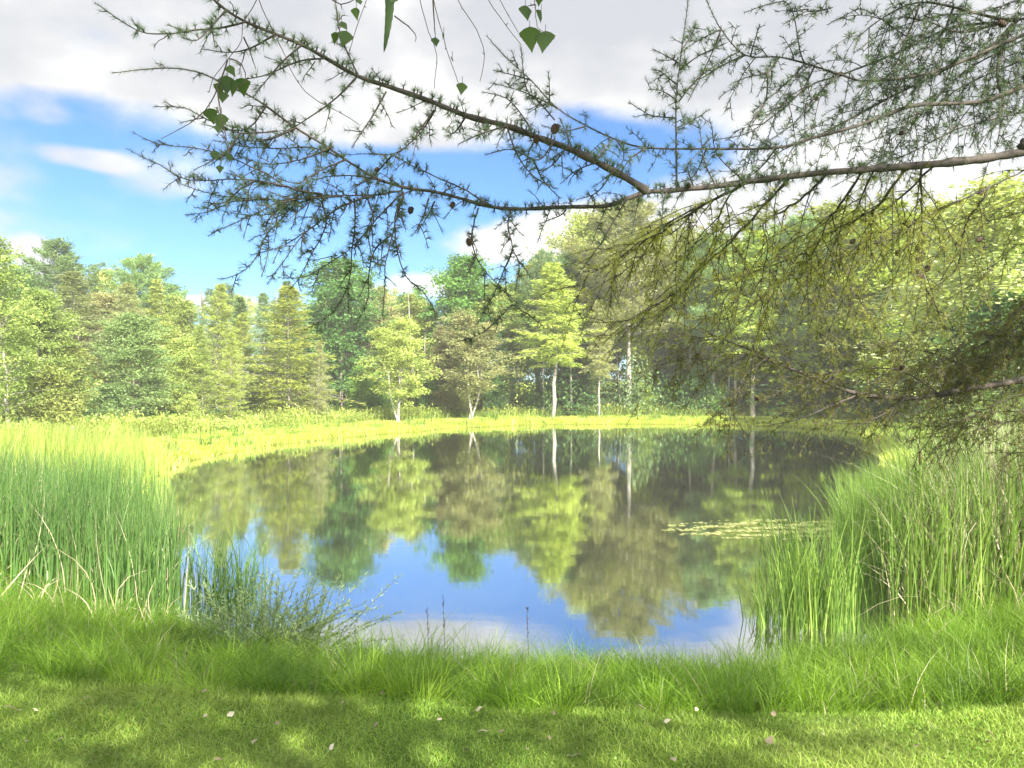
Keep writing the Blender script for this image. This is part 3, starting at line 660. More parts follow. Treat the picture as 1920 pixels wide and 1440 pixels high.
# fallen leaves on the lawn
def leaf_outline(n=9):
    t=np.linspace(0,1,n); w=np.sin(np.pi*t**.62)*.42*(1-.35*t)+.0; w[0]=.0; w[-1]=0
    return t,w
def leafmesh(name,size,curl,seed,mat):
    rng=R(seed); t,w=leaf_outline(); n=len(t)
    mid=np.stack([t*size,0*t,curl*size*np.sin(t*2.5)],-1)
    l=mid+np.stack([0*t,w*size*(1+rng.normal(0,.08,n)),-w*size*curl*.8],-1); r=mid+np.stack([0*t,-w*size*(1+rng.normal(0,.08,n)),-w*size*curl*.8+.002],-1)
    V=np.concatenate([l,mid,r]); i=np.arange(n-1)
    Q=np.concatenate([np.stack([i,i+1,i+1+n,i+n],-1),np.stack([i+n,i+n+1,i+2*n+1,i+2*n],-1)])
    mb=MB(); mb.add(V,Q,tone=(seed*.31+.15)%1)
    mb.tube(np.array([[-.35*size,0,0],[-.15*size,.02*size,.0],[0,0,0]]),[.0008,.0008,.0008],4)
    return mb.mesh(name,mat)
fl=[leafmesh('fallen_leaf',.042,.35,s,M['fallen']) for s in range(4)]
FL=[(32,1344,1.7),(70,1346,1.0),(160,1319,.9),(378,1308,1.0),(428,1357,1.3),(388,1355,.8),(260,1367,.7),(298,1370,.7),(222,1379,.6),(550,1297,.9),(515,1371,.9),(480,1400,1.2),(618,1421,1.0),(642,1329,1.2),(700,1376,1.0),
 (715,1314,.8),(770,1265,.9),(834,1297,1.0),(822,1364,1.0),(892,1345,1.2),(915,1384,1.3),(935,1386,.9),(870,1420,1.0),(1207,1339,1.1),(1041,1352,.7),(1245,1367,1.1),(1215,1371,.8),(1308,1345,.8),(1412,1329,1.6),(1450,1355,1.1),
 (1715,1414,1.0),(1750,1377,1.0),(1864,1398,1.3),(1852,1406,.9),(1440,1409,1.4),(1180,1345,.6),(1070,1432,1.4),(1260,1435,1.3),(110,1401,.8),(48,1405,.6),(415,1438,1.0),(680,1272,.9),(1290,1400,.7),(1030,1394,.8),(1545,1392,.6),(990,1420,.7)]
rng=R(81)
for (px,py,s) in FL:
    D=2.5
    for _ in range(40):
        z=float(gz(np.array([(px-960)/F*D]),np.array([D]))[0]); D=(CAM_Z-z)*F/(py-720)
    o=link('fallen_leaf',fl[rng.integers(4)]); o.location=((px-960)/F*D,D,z+.034); s*=.82; o.scale=(s,s,s)
    o.rotation_euler=(rng.normal(0,.35),rng.normal(0,.35),rng.random()*6.28)
    tag(o,'small pale dry leaf fallen on the mown lawn','leaf','dry leaves scattered on the lawn')

# wooden post by the left bank
rng=R(83); D=27; b=P(137,840,D); zb=float(gz(np.array([b[0]]),np.array([D]))[0]); top=CAM_Z+(720-800)/F*D
mb=MB(); mb.tube([(0,0,-.1),(0,0,(top-zb)*.92),(.02,0,top-zb+.02),(.02,0,top-zb+.03)],[.085,.08,.06,.01],9)
o=link('wooden_post',mb.mesh('wooden_post',M['bark'],False)); o.location=(b[0],D,zb); tag(o,'weathered short wooden post standing in the sunlit reeds at far left','post')
# ------------------------------------------------------------------ the near larch whose boughs hang into the view
TRK=np.array([4.7,3.0,0.0]); TRK[2]=float(gz(np.array([4.7]),np.array([3.0]))[0])
larch=tag(empty('larch_tree',TRK),'near larch whose dark cone-bearing boughs hang across the sky from the right','tree')
def crom(p,step=.02):
    p=np.asarray(p,float); q=np.concatenate([[2*p[0]-p[1]],p,[2*p[-1]-p[-2]]]); out=[]
    for i in range(1,len(q)-2):
        a,b,c,d=q[i-1:i+3]; n=max(2,int(np.linalg.norm(c-b)/step))
        t=(np.arange(n)/n)[:,None]; out.append(.5*((2*b)+(-a+c)*t+(2*a-5*b+4*c-d)*t*t+(-a+3*b-3*c+d)*t**3))
    out.append(q[-2][None]); return np.concatenate(out)
def pl(s,D0,D1=None,wig=0.0,rng=None):
    pts=[tuple(float(v) for v in t.split(',')) for t in s.split()]
    D1=D0 if D1 is None else D1; n=len(pts)
    return np.array([P(x,y,D0+(D1-D0)*i/(n-1)) for i,(x,y) in enumerate(pts)])
class Bough:
    def __init__(self,seed): self.w=MB(); self.n=MB(); self.c=[]; self.rng=R(seed); self.tot=0
    def dress(self,p,r0,r1,nl=.026,sp=.012,per=18,wn=.00135,feather=.3,start=.05,dens=1.0,sides=5):
        """wood tube with knobbly spur shoots, rosettes of needles, single needles on the young tip"""
        rng=self.rng; p=np.asarray(p); seg=np.linalg.norm(np.diff(p,axis=0),axis=1); s=np.concatenate([[0],np.cumsum(seg)]); L=s[-1]
        if L<.02: return
        n=len(p); rad_=r0+(r1-r0)*(s/L)**.8
        rad_=rad_*(1+.08*np.sin(s*61+rng.random()*6)+.06*rng.normal(0,1,n))
        self.w.tube(p,rad_,sides if r0<.006 else 8)
        tg=nrm(np.gradient(p,axis=0))
        def at(q):
            k=np.clip(np.searchsorted(s,q)-1,0,n-2); f=((q-s[k])/np.maximum(seg[k],1e-9))[:,None]
            return p[k]+(p[k+1]-p[k])*f, tg[k], rad_[k]
        # rosettes
        a,b=start*L,L*(1-feather)
        m=int((b-a)/sp*dens)
        if m>0:
            q=a+(b-a)*rng.random(m); C,T,rr=at(q)
            out=nrm(np.cross(T,rng.normal(size=(m,3)))); out[:,2]+=.15; out=nrm(out)
            spur=rng.uniform(.003,.008,m)
            tip=C+out*(rr+spur)[:,None]
            S=nrm(np.cross(out,T)); w_=(.0022)
            V=np.stack([C-T*w_,C+T*w_,tip+T*w_*.8,tip-T*w_*.8],1); self.w.add(V,np.arange(m*4).reshape(m,4))
            idx=np.repeat(np.arange(m),per); k=len(idx)
            D=out[idx]*.75+rng.normal(0,.62,(k,3))+T[idx]*.15
            sz=rng.uniform(.75,1.15,m)[idx]
            needles(self.n,tip[idx],D,nl*sz*rng.uniform(.7,1.1,k),wn,rng,np.clip(rng.random(m)[idx]*.6+rng.random(k)*.4,0,1)); self.tot+=k
        # feathery tip
        a,b=L*(1-feather),L
        m=int((b-a)/.0016*min(1,dens*(.00135/wn)**1.1))
        if m>0:
            q=a+(b-a)*rng.random(m); C,T,rr=at(q)
            D=T*.9+nrm(np.cross(T,rng.normal(size=(m,3))))*.8
            needles(self.n,C,D,nl*.95*rng.uniform(.7,1.05,m)*(1-.35*((q-a)/(b-a))),wn,rng,rng.random(m)*.8); self.tot+=m
    def ramify(self,p,spc,Lr,ang=(30,62),droop=.25,r=(.0017,.0008),taper=.55,a=.08,b=.96,jd=.8,flip=0,**kw):
        rng=self.rng; p=np.asarray(p); seg=np.linalg.norm(np.diff(p,axis=0),axis=1); s=np.concatenate([[0],np.cumsum(seg)]); L=s[-1]; tg=nrm(np.gradient(p,axis=0)); kids=[]
        q=a*L+rng.random()*spc; sd=1
        while q<b*L:
            k=int(np.clip(np.searchsorted(s,q)-1,0,len(p)-2)); T=tg[k]; view=nrm(p[k]-np.array([0,0,CAM_Z]))
            side=nrm(np.cross(T,view)); 
            if flip: sg=flip if rng.random()<.8 else -flip
            else: sg=sd
            sd=-sd
            side=nrm(side*sg+view*rng.normal(0,jd)+np.array([0,0,-.15]))
            an=rad(rng.uniform(*ang)); d=T*math.cos(an)+side*math.sin(an)
            l=rng.uniform(*Lr)*(1-taper*q/L)
            n=max(4,int(l/.03)); t=np.linspace(0,1,n)[:,None]
            c=p[k]+d*l*t+np.array([0,0,-1.])*l*droop*t**2+np.array([0,0,1.])*l*.10*np.maximum(0,t-.6)
            c+=np.cumsum(rng.normal(0,.0022,(n,3)),axis=0)
            self.dress(c,r[0],r[1],**kw); kids.append(c)
            q+=spc*rng.uniform(.55,1.5)
        return kids
    def cone(self,pt,s=.012): self.c.append((pt,s))
    def finish(self,nm,parent=None,nmat='needle',label=None):
        o=link('bough',self.w.mesh(nm,M['larchbark'],True),larch); o.location=-TRK
        if label: o['label']=label
        nn=link('needles',self.n.mesh(nm+'_needles',M[nmat]),o)
        for pt,s in self.c:
            c=link('cone',CONE,o); c.location=pt; s*=.58; c.scale=(s,s,s)
            c.rotation_euler=(self.rng.normal(0,.5),self.rng.normal(0,.5),self.rng.random()*6)
        return o
# larch cone: overlapping scales round an egg
mb=MB(); rr_=R(5)
tt=np.linspace(0,np.pi,9); pr=np.stack([0*tt,0*tt,-np.cos(tt)*1.2],-1); mb.tube(pr,np.maximum(.02,np.sin(tt)*.8),10)
for k in range(60):
    z=-1+2.1*k/60; a=k*2.39996; r0=.8*math.sqrt(max(0,1-(z/1.25)**2)); c=np.array([r0*math.cos(a),r0*math.sin(a),z]); o_=np.array([math.cos(a),math.sin(a),.55]); sd=np.array([-math.sin(a),math.cos(a),0])
    mb.add([c-sd*.3,c+sd*.3,c+o_*.32+sd*.22+[0,0,.2],c+o_*.32-sd*.22+[0,0,.2]],[[0,1,2,3]],tone=rr_.random())
M['cone']=barkmat('cone_scales',(.035,.022,.016),(.11,.07,.05),scale=3,stretch=(1,1,1))
CONE=mb.mesh('cone',M['cone'])

TOTAL=0
def trunkpt(z): return np.array([TRK[0]-.1,TRK[1],z])
# --- main bough
A=pl('1990,272 1920,285 1800,303 1620,318 1520,326 1400,341 1344,349 1250,358 1212,360 1175,373 1137,386 1062,388 969,392 912,386 875,375 817,360 761,352 705,334 649,300 611,274 555,240 499,199 469,180 420,157 380,138 330,128 270,130 210,137',2.5,1.95)
A=np.concatenate([[trunkpt(2.95),trunkpt(3.1)*[.72,.95,1]],A])
b=Bough(101); pa=crom(A)
m0=int(len(pa)*.62)
b.dress(pa[:m0],.034,.012,sp=.03,per=12,feather=0,start=.45,dens=.5); b.dress(pa[m0-1:],.0118,.0012,sp=.0065,feather=.16,start=0)
SIDE_A=['912,384 875,357 817,330 761,306 735,292 690,288 649,290',
 '817,206 790,245 765,270 735,292','750,358 686,367 604,364 536,350 461,337 430,320',
 '630,292 592,279 499,277 442,272 400,262',
 '604,364 540,352 490,322 430,296 350,275 290,268 240,244','536,350 470,338 400,335 340,330 290,300 236,274',
 '604,366 540,376 470,375 400,365 341,345','520,245 450,250 420,238 390,225 340,200 285,197','500,372 440,381 390,400 349,405','640,368 540,377 480,402 430,425 394,442',
 '635,366 560,380 530,410 500,440 480,480 462,503 435,517 405,521','700,368 660,380 600,415 560,450 530,490 502,529','740,358 690,373 640,392 590,432 530,468 472,484',
 '757,360 725,392 690,430 640,480 570,518 520,522','757,362 742,400 735,440 722,490 718,545 712,600','664,372 668,420 660,470 652,540 620,592 570,620',
 '757,364 738,420 742,470 760,520 790,550 815,592','735,440 700,470 690,520 690,560 668,610','735,292 700,330 660,352','540,376 500,420 505,460 490,520','604,378 610,420 590,470 560,520 540,548',
 '690,374 700,410 690,450 705,500','804,372 790,410 770,440','815,378 800,410 785,438','625,275 560,300 500,308 440,290','555,240 500,262 450,262 420,290 380,300',
 '499,199 470,235 440,245 380,235','450,250 430,280 400,300 360,320','480,338 450,355 420,380 380,382','560,366 520,395 470,405 430,400','650,300 600,318 560,340 520,330','705,336 660,330 600,335 560,355',
 '897,390 888,420 884,445 893,482 916,517 945,550 960,572','955,395 952,431 961,469 972,499 968,545','961,469 945,510 925,560 895,612','960,572 930,600 900,625 850,640','960,572 990,590 1020,612',
 '893,482 880,505 868,520','1175,376 1150,420 1120,470 1080,520','1250,362 1240,400 1245,430','1062,388 1055,402 1010,420']
for i,s in enumerate(SIDE_A):
    rg=R(200+i); Dm=2.05+(float(s.split(',')[0])-600)*.0004; p=crom(pl(s,Dm,Dm+rg.uniform(-.22,.22)),.015)
    p[1:]+=np.cumsum(rg.normal(0,.0009,(len(p)-1,3)),0)
    b.dress(p,.0028,.0009,sp=.009,feather=.38 if i not in(32,33,34,35) else .15)
    if i in (4,5,6,7,8,9,10,11,12,13,2,3,24,25): b.ramify(p,.055,(.05,.11),droop=.2,sp=.012,feather=.5)
    elif i<36: b.ramify(p,.085,(.04,.09),droop=.35,sp=.012,feather=.35)
b.ramify(pa[int(len(pa)*.45):m0],.16,(.10,.22),droop=.5,sp=.012,feather=.3)
b.ramify(pa[m0:],.07,(.06,.14),droop=.3,sp=.011,feather=.35)
for c,s in [((770,395),.014),((880,455),.015),((848,385),.012),((706,318),.010)]: b.cone(P(c[0],c[1],2.1),s)
b.finish('main_bough',label='thick main bough with the longest reach to the left'); TOTAL+=b.tot
# --- second bough: forks up-left from the main one
b=Bough(102)
B=crom(pl('1212,358 1175,334 1119,304 1062,277 1006,257 950,236 875,217 800,187 724,161 667,141 611,109 566,84 517,64 461,41 424,19 397,-5 380,-30',2.22,1.95))
b.dress(B,.012,.0035,sp=.006,feather=.0,start=.02,per=17)
SIDE_B=['461,41 415,52 367,56 330,62 274,62 236,45 200,20 178,5','566,84 530,115 500,150 475,182','667,146 640,175 611,199 580,220 555,236 510,258 470,265','724,172 700,215 680,245 660,277','814,206 790,240 765,272 730,290 690,288',
 '517,64 470,90 430,98 380,92','424,19 400,45 370,75 340,70','611,109 560,115 500,140 450,150 400,158','670,138 650,95 635,50 628,-5','1040,262 1010,300 960,280 910,290','1062,277 1035,310 1010,325','950,236 905,250 860,270','1119,304 1080,320 1050,345',
 '1150,320 1120,360 1080,375','1000,256 985,225 950,185 905,172','1075,282 1062,250 1050,222','875,217 850,250 830,240','1119,304 1135,275 1150,262','1006,257 990,290 985,330','950,236 970,290 1000,330 1045,355','1000,300 1020,340 1050,372']
for i,s in enumerate(SIDE_B):
    rg=R(300+i); Dm=2.02+(float(s.split(',')[0])-600)*.0003; p=crom(pl(s,Dm,Dm+rg.uniform(-.2,.2)),.015); b.dress(p,.003,.001,sp=.011,feather=.3)
    b.ramify(p,.10,(.04,.09),droop=.15,sp=.014,feather=.35)
b.ramify(B,.09,(.05,.12),droop=.2,sp=.012,feather=.3)
for c,s in [((1040,243),.019),((1005,262),.014),((905,228),.010)]: b.cone(P(c[0],c[1],2.1),s)
b.finish('second_bough'); TOTAL+=b.tot
# --- third: horizontal bough behind, up-curving tip at the centre
b=Bough(103)
C_=pl('1990,140 1920,161 1842,190 1720,197 1671,212 1607,236 1526,258 1456,277 1325,279 1212,277 1156,262 1100,236 1044,202 995,150 950,109 912,67',2.9,2.35)
pc=crom(np.concatenate([[trunkpt(3.6),trunkpt(3.55)*[.75,1.02,1]],C_])); m0=int(len(pc)*.6)
b.dress(pc[:m0],.030,.009,sp=.03,per=12,feather=0,start=.5,dens=.6,nl=.027); b.dress(pc[m0-1:],.0088,.001,sp=.010,feather=.3,start=0,nl=.027)
SIDE_C=['1269,352 1268,270 1268,187 1278,94 1288,20 1291,-12','1268,221 1224,217 1200,205 1179,191','1272,118 1250,105 1224,92','1272,191 1306,150 1345,120 1385,97','1276,130 1310,105 1362,80','1278,94 1300,60 1305,40',
 '1040,225 1010,190 987,165 976,86','995,150 960,140 925,132','1044,202 1000,180 960,165 920,155','1100,236 1060,245 1015,235','1340,345 1320,300 1312,240 1305,225','1395,340 1345,290 1335,240 1330,225','1300,350 1290,310 1310,285','1156,262 1170,290 1155,330',
 '1212,277 1180,300 1150,345','1268,187 1240,170 1215,168','1270,160 1240,135 1222,130','1268,240 1300,225 1330,205','1030,195 1030,160 1028,135','1325,279 1300,330 1260,345','1456,277 1420,320 1370,350']
for i,s in enumerate(SIDE_C):
    rg=R(400+i); Dm=2.4; p=crom(pl(s,Dm,Dm+rg.uniform(-.15,.2)),.015); b.dress(p,.004 if i==0 else .0028,.001,sp=.010,feather=.35,nl=.028)
    b.ramify(p,.09,(.04,.10),droop=.0,sp=.013,feather=.45,nl=.028)
b.ramify(pc[int(len(pc)*.45):],.10,(.08,.20),droop=.25,sp=.013,feather=.3,nl=.028)
b.cone(P(1292,348,2.35),.012)
b.finish('third_bough'); TOTAL+=b.tot
PARENTS=[]
def snap(p,seg=None):
    """bend the first stretch of a path so that it starts on the nearest parent bough"""
    best=None
    for q in PARENTS:
        sx_=q[:,0]/q[:,1]-p[0,0]/p[0,1]; sz_=(q[:,2]-CAM_Z)/q[:,1]-(p[0,2]-CAM_Z)/p[0,1]; e=np.hypot(sx_,sz_)+abs(q[:,1]-p[0,1])*.02; k=int(np.argmin(e))
        if best is None or e[k]<best[0]: best=(e[k],q[k])
    d=best[1]-p[0]; n=len(p); w_=np.clip(1-np.arange(n)/(n*.55),0,1)[:,None]; w_=w_*w_*(3-2*w_); return p+d*w_
# --- upper right boughs
b=Bough(104)
UP=[('1990,40 1920,65 1784,123 1720,142 1623,152 1574,139 1510,119 1461,107 1397,103 1352,55 1329,10 1322,-10',3.0,2.7,.022,1),
 ('1990,20 1890,40 1784,52 1687,97 1581,139 1520,160 1460,210 1400,250 1340,262',3.2,2.9,.016,1),
 ('1905,20 1840,90 1800,106 1736,145 1623,207 1526,258 1470,280 1400,330',3.1,2.8,.010,1),
 ('1990,40 1920,74 1816,129 1760,180 1720,223 1671,290 1640,330 1590,370',3.3,3.0,.012,1),
 ('1397,103 1360,120 1310,150','2.75',None,.004,0),('1461,107 1440,135 1400,145 1370,158',2.75,2.6,.004,0),('1440,135 1435,190 1410,225 1400,255',2.75,2.6,.004,0),
 ('1340,60 1310,75 1275,100',2.7,2.6,.003,0),('1352,55 1330,110 1290,190',2.7,2.6,.003,0),('1410,95 1420,60 1425,45',2.7,2.6,.003,0),
 ('1574,139 1530,180 1490,230 1440,265',2.8,2.7,.004,0),('1530,125 1500,175 1440,215 1420,245',2.8,2.7,.004,0),('1510,119 1470,160 1410,210',2.8,2.7,.004,0),
 ('1560,-20 1500,-5 1440,8 1395,24',2.8,2.7,.003,0),('1560,-20 1520,15 1470,45',2.8,2.7,.003,0),('1600,-20 1570,10 1510,28',2.8,2.7,.003,0),('1680,-20 1620,10 1552,46',2.8,2.7,.003,0),
 ('1900,-10 1800,-5 1700,10 1620,60 1600,97',3.0,2.8,.008,1),('1990,-30 1850,20 1760,30 1660,60 1600,100',3.1,2.9,.010,1),('1990,90 1900,120 1800,165 1700,235 1620,270',3.4,3.1,.012,1),
 ('1990,190 1900,215 1800,240 1700,290 1640,310 1560,350',3.2,3.0,.010,1),('1990,110 1900,150 1840,180 1790,240 1760,290',3.3,3.1,.010,1),('1890,50 1870,130 1880,200 1870,270',3.2,3.1,.010,1),
 ('1720,-20 1700,60 1680,120 1640,170',3.0,2.9,.005,1),('1800,-20 1770,50 1720,110 1650,150',3.0,2.9,.005,1),('1870,40 1800,60 1740,40 1690,30',3.0,2.9,.008,1)]
for i,(s,D0,D1,r0,big) in enumerate(UP):
    rg=R(500+i); D0=float(D0); p=crom(pl(s,D0,D1),.02)
    PU=globals().setdefault('PU',[pa,pc])
    if not s.startswith('1990') and float(s.split(',')[0])>1500 or r0<.0045:
        PARENTS=PU; p=snap(p)
    PU.append(p)
    if big and s.startswith('1990'): p=np.concatenate([crom(np.array([trunkpt(p[0][2]-.15+.3*D0-.9),p[0]]),.1)[:-1],p])
    b.dress(p,r0,.0012,sp=.013,per=13,wn=.0018,nl=.029,feather=.2 if big else .35,start=.3 if big else 0)
    if big:
        kd=b.ramify(p,.055,(.14,.34),droop=.45,a=.3,r=(.0021,.0009),sp=.016,per=12,wn=.0019,nl=.029,feather=.3,taper=.4)
        for k in kd: b.ramify(k,.075,(.05,.11),droop=.3,sp=.016,per=12,wn=.0019,nl=.028,feather=.4)
    else: b.ramify(p,.08,(.05,.11),droop=.1,sp=.014,per=12,wn=.002,nl=.028,feather=.4)
for c,s in [((1530,183),.016),((1575,140),.014),((1880,45),.022),((1690,250),.016)]: b.cone(P(c[0],c[1],2.9),s)
b.finish('upper_bough'); TOTAL+=b.tot
# --- hanging boughs on the right, below the main one
b=Bough(105)
HG=[('1400,352 1325,390 1250,431 1175,480 1100,525 1060,540',2.6,3.0,.009),('1480,338 1440,380 1380,440 1300,500 1220,560 1160,590 1100,590',2.7,3.2,.009),
 ('1990,295 1920,313 1784,377 1700,425 1600,455 1500,500 1400,530 1290,560',3.2,3.4,.014),('1990,340 1920,372 1850,403 1780,430 1700,470 1610,500 1560,540',3.4,3.5,.010),
 ('1990,380 1824,431 1740,503 1640,560 1580,600 1500,640',3.6,3.6,.010),('1800,380 1730,416 1631,470 1572,492 1500,519 1427,572 1375,603 1300,610 1250,590',3.3,3.5,.010),
 ('1620,330 1550,408 1477,449 1440,488 1380,520 1330,590',3.0,3.2,.008),('1330,395 1243,434 1219,468 1154,520 1130,560 1090,560',2.8,3.1,.006),
 ('1560,330 1500,380 1450,400 1380,410 1300,440 1240,500 1200,560',2.9,3.2,.008),('1700,330 1640,390 1560,430 1500,470 1420,500 1340,520 1260,500 1200,520',3.0,3.4,.009),
 ('1730,330 1735,400 1730,470 1735,530 1738,590',3.1,3.1,.007),('1760,330 1700,380 1660,400 1640,450 1600,520 1590,600',3.2,3.2,.007),('1540,400 1520,480 1525,560 1530,640',3.2,3.1,.005),
 ('1590,480 1595,540 1600,620',3.3,3.3,.004),('1500,460 1510,540 1500,600',3.3,3.3,.004),('1430,400 1440,470 1420,560 1400,620',3.1,3.1,.004),('1460,520 1430,570 1420,640 1400,690',3.2,3.2,.004),
 ('1850,330 1800,420 1780,500 1700,560 1640,600',3.5,3.5,.008),('1990,430 1900,470 1820,540 1760,600 1700,620',3.8,3.8,.009),('1200,420 1170,470 1130,500 1080,500',2.9,3.1,.005),('1300,400 1260,440 1180,460 1110,480',2.9,3.1,.005),
 ('1300,520 1240,590 1190,610 1120,650',3.2,3.4,.005),('1640,340 1600,400 1580,440 1520,470 1480,530',2.9,3.0,.006),('1380,360 1350,420 1340,480 1300,540 1260,590',2.8,3.0,.005)]
cones=[]; rg_h=R(515)
PARENTS=[pa]
for i,(s,D0,D1,r0) in enumerate(HG):
    p=crom(pl(s,D0,D1),.02); p[1:]+=np.cumsum(rg_h.normal(0,.0028,(len(p)-1,3)),0)
    r0*=.62
    if not s.startswith('1990'): p=snap(p)
    PARENTS.append(p)
    if s.startswith('1990'): p=np.concatenate([crom(np.array([trunkpt(p[0][2]+.1),p[0]]),.1)[:-1],p])
    b.dress(p,r0,.0012,sp=.014,per=12,wn=.0020,nl=.029,feather=.2,start=.3 if s.startswith('1990') else 0)
    kd=b.ramify(p,.075,(.16,.38),ang=(18,44),droop=.38,a=.3 if s.startswith('1990') else .05,r=(.0021,.0009),sp=.020,per=11,wn=.0020,nl=.029,feather=.35,taper=.4)
    for k in kd[::2]: b.ramify(k,.080,(.05,.12),droop=.4,sp=.017,per=11,wn=.0020,nl=.028,feather=.4)
for (x,y) in [(1598,453),(1575,492),(1563,552),(1720,468),(1722,488),(1738,505),(1730,520),(1700,420),(1838,362),(1275,484),(1378,470),(1683,475),(1835,450),(1730,480),(1718,510)]: b.cone(P(x,y,3.25),.019)
b.finish('hanging_bough',nmat='needle_sunlit',label='hanging sprays with clusters of round cones on the right'); TOTAL+=b.tot
# --- low sagging bough on the right
b=Bough(106)
LW=[('1990,695 1920,712 1834,726 1762,739 1698,747 1612,739 1527,709 1441,670 1356,636 1284,611 1230,600',4.2,3.6,.042),
 ('1990,620 1900,630 1800,622 1740,605 1690,640 1600,650 1540,660',4.2,3.8,.010),('1990,560 1920,575 1850,640 1760,680 1680,700 1600,705',4.3,3.9,.012),('1990,730 1900,745 1800,790 1700,830',4.0,3.8,.010),
 ('1762,739 1700,700 1640,690 1560,700 1500,720',4.0,3.7,.006),('1834,726 1780,690 1740,710 1700,730',4.1,3.9,.006),('1612,739 1560,760 1500,785 1430,800',3.9,3.7,.006),('1441,670 1400,700 1380,740 1350,780',3.7,3.6,.006),
 ('1527,709 1480,690 1400,665 1330,672 1270,690',3.8,3.6,.006),('1356,636 1310,640 1270,665 1220,700',3.65,3.5,.005),('1698,747 1650,780 1600,800',3.9,3.8,.006),('1990,790 1900,790 1820,810 1740,850',4.2,3.9,.012),('1990,850 1900,850 1850,880',4.2,4.0,.01),
 ('1990,640 1920,655 1850,690 1790,700 1720,690',4.3,4.0,.012),('1990,760 1920,770 1850,775 1790,800 1740,820',4.2,4.0,.012),('1990,540 1920,600 1870,660 1800,700 1740,740',4.3,4.0,.012),('1990,500 1930,560 1880,600 1800,650 1700,670',4.4,4.1,.010),
 ('1990,660 1900,670 1820,690 1760,665 1700,655 1620,672',4.4,4.0,.012),('1990,600 1880,650 1800,720 1750,770 1700,800',4.4,4.0,.010)]
for i,(s,D0,D1,r0) in enumerate(LW):
    p=crom(pl(s,D0,D1),.02)
    if s.startswith('1990'): p=np.concatenate([crom(np.array([trunkpt(p[0][2]+.15),p[0]]),.1)[:-1],p])
    b.dress(p,r0,.0012,sp=.018,per=11,wn=.0023,nl=.030,feather=.2,start=.45 if i==0 else .2,dens=.8)
    kd=b.ramify(p,.056,(.18,.46),ang=(18,46),droop=.25,a=.28 if s.startswith('1990') else .05,r=(.0021,.0009),sp=.024,per=10,wn=.0024,nl=.030,feather=.4,taper=.4,jd=1.2)
    for k in kd: b.ramify(k,.070,(.07,.16),droop=.3,sp=.018,per=10,wn=.0024,nl=.029,feather=.4)
for (x,y) in [(1308,668),(1398,702),(1420,748),(1690,690)]: b.cone(P(x,y,3.7),.019)
b.finish('low_bough',nmat='needle_shaded',label='low sagging bough with a bare dark stretch above the right bank'); TOTAL+=b.tot
# --- trunk and the crown above and behind the view (it shades the lawn)
mb=MB(); s=np.linspace(0,1,14); tp=np.stack([.05*np.sin(s*5)-.1*s,.04*np.cos(s*4),s*13],-1); mb.tube(tp,.24*(1-s*.92)+.06*np.exp(-s*30),14)
link('trunk',mb.mesh('larch_trunk',M['larchbark'],True),larch)
rg=R(99); wd=MB(); fo=MB()
for i in range(74):
    t=rg.random(); z=4.0+8*t; az=rg.random()*6.28; L=(1-t)**.7*3.9*rg.uniform(.6,1.05)
    d=np.array([math.cos(az),math.sin(az),.05+.3*t])
    # nothing may dip into the picture
    if d[1]>0 and L*d[1]+3>0:
        if z-L*.25<CAM_Z+.53*(3+L*max(0,d[1]))+.1: L=max(.6,(z-CAM_Z-1.9)/.8)
    br=bez(np.array([0,0,z]),d,L,.16,8); wd.tube(br,np.linspace(.035,.006,8),5)
    m_=int(620*L/3); s_=rg.uniform(.15,1.02,m_); q=np.minimum(s_,.999)*7; k=q.astype(int); pc=br[k]+(br[k+1]-br[k])*(q-k)[:,None]
    side=np.array([-d[1],d[0],0]); lat=rg.uniform(-1,1,m_)*(1.05-s_)*L*.4
    C=pc+side*lat[:,None]; C[:,2]-=np.abs(lat)*.3+rg.random(m_)*.25
    cards(fo,C,rg.normal(0,.5,(m_,3))+d*.6+np.array([0,0,-.5]),.16,.035,rg)
o=link('crown_branches',wd.mesh('crown_branches',M['larchbark'],True),larch)
link('crown',fo.mesh('larch_crown',M['needle']),larch)
print('NEEDLES',TOTAL)

# ------------------------------------------------------------------ weeping birch behind the camera; its twigs hang into the top of the view
BT=np.array([3.4,-3.8,0.]); BT[2]=float(gz(np.array([BT[0]]),np.array([BT[1]]))[0])
bir=tag(empty('birch_tree',BT),'near birch whose thin drooping twigs with toothed heart-shaped leaves hang from the top edge','tree')
rg=R(111); tk=MB(); s=np.linspace(0,1,10)
tk.tube(np.stack([.15*np.sin(s*3),.1*s,s*9.5],-1),.2*(1-s*.9),12)
lb=MB(); cf=MB()
for i in range(62):
    t=rg.random(); z=4.3+4.8*t; az=rg.random()*6.28; L=rg.uniform(1.8,5.0)*(1-.45*t)
    d=np.array([math.cos(az),math.sin(az),rg.uniform(.25,.7)])
    if d[1]>0: L=min(L,3.6)
    br=bez(np.array([0,0,z]),d,L,.35,8); lb.tube(br,np.linspace(.04,.006,8),5)
    for c in range(9):
        f=rg.uniform(.3,1); k=int(f*6.99); pc=br[k]+rg.normal(0,.12,3); m_=26
        hang=rg.uniform(.4,1.0); C=pc+np.stack([rg.normal(0,.2,m_),rg.normal(0,.2,m_),-rg.random(m_)*hang],-1)
        # keep clear of the view
        wy=C[:,1]+BT[1]; wz=C[:,2]+BT[2]; ok=(wy<.2)|(wz>CAM_Z+wy*.55+.1); C=C[ok]
        if len(C): cards(cf,C,rg.normal(0,.6,(len(C),3))+[0,0,-.8],rg.uniform(.05,.085,len(C)),rg.uniform(.045,.07,len(C)),rg)
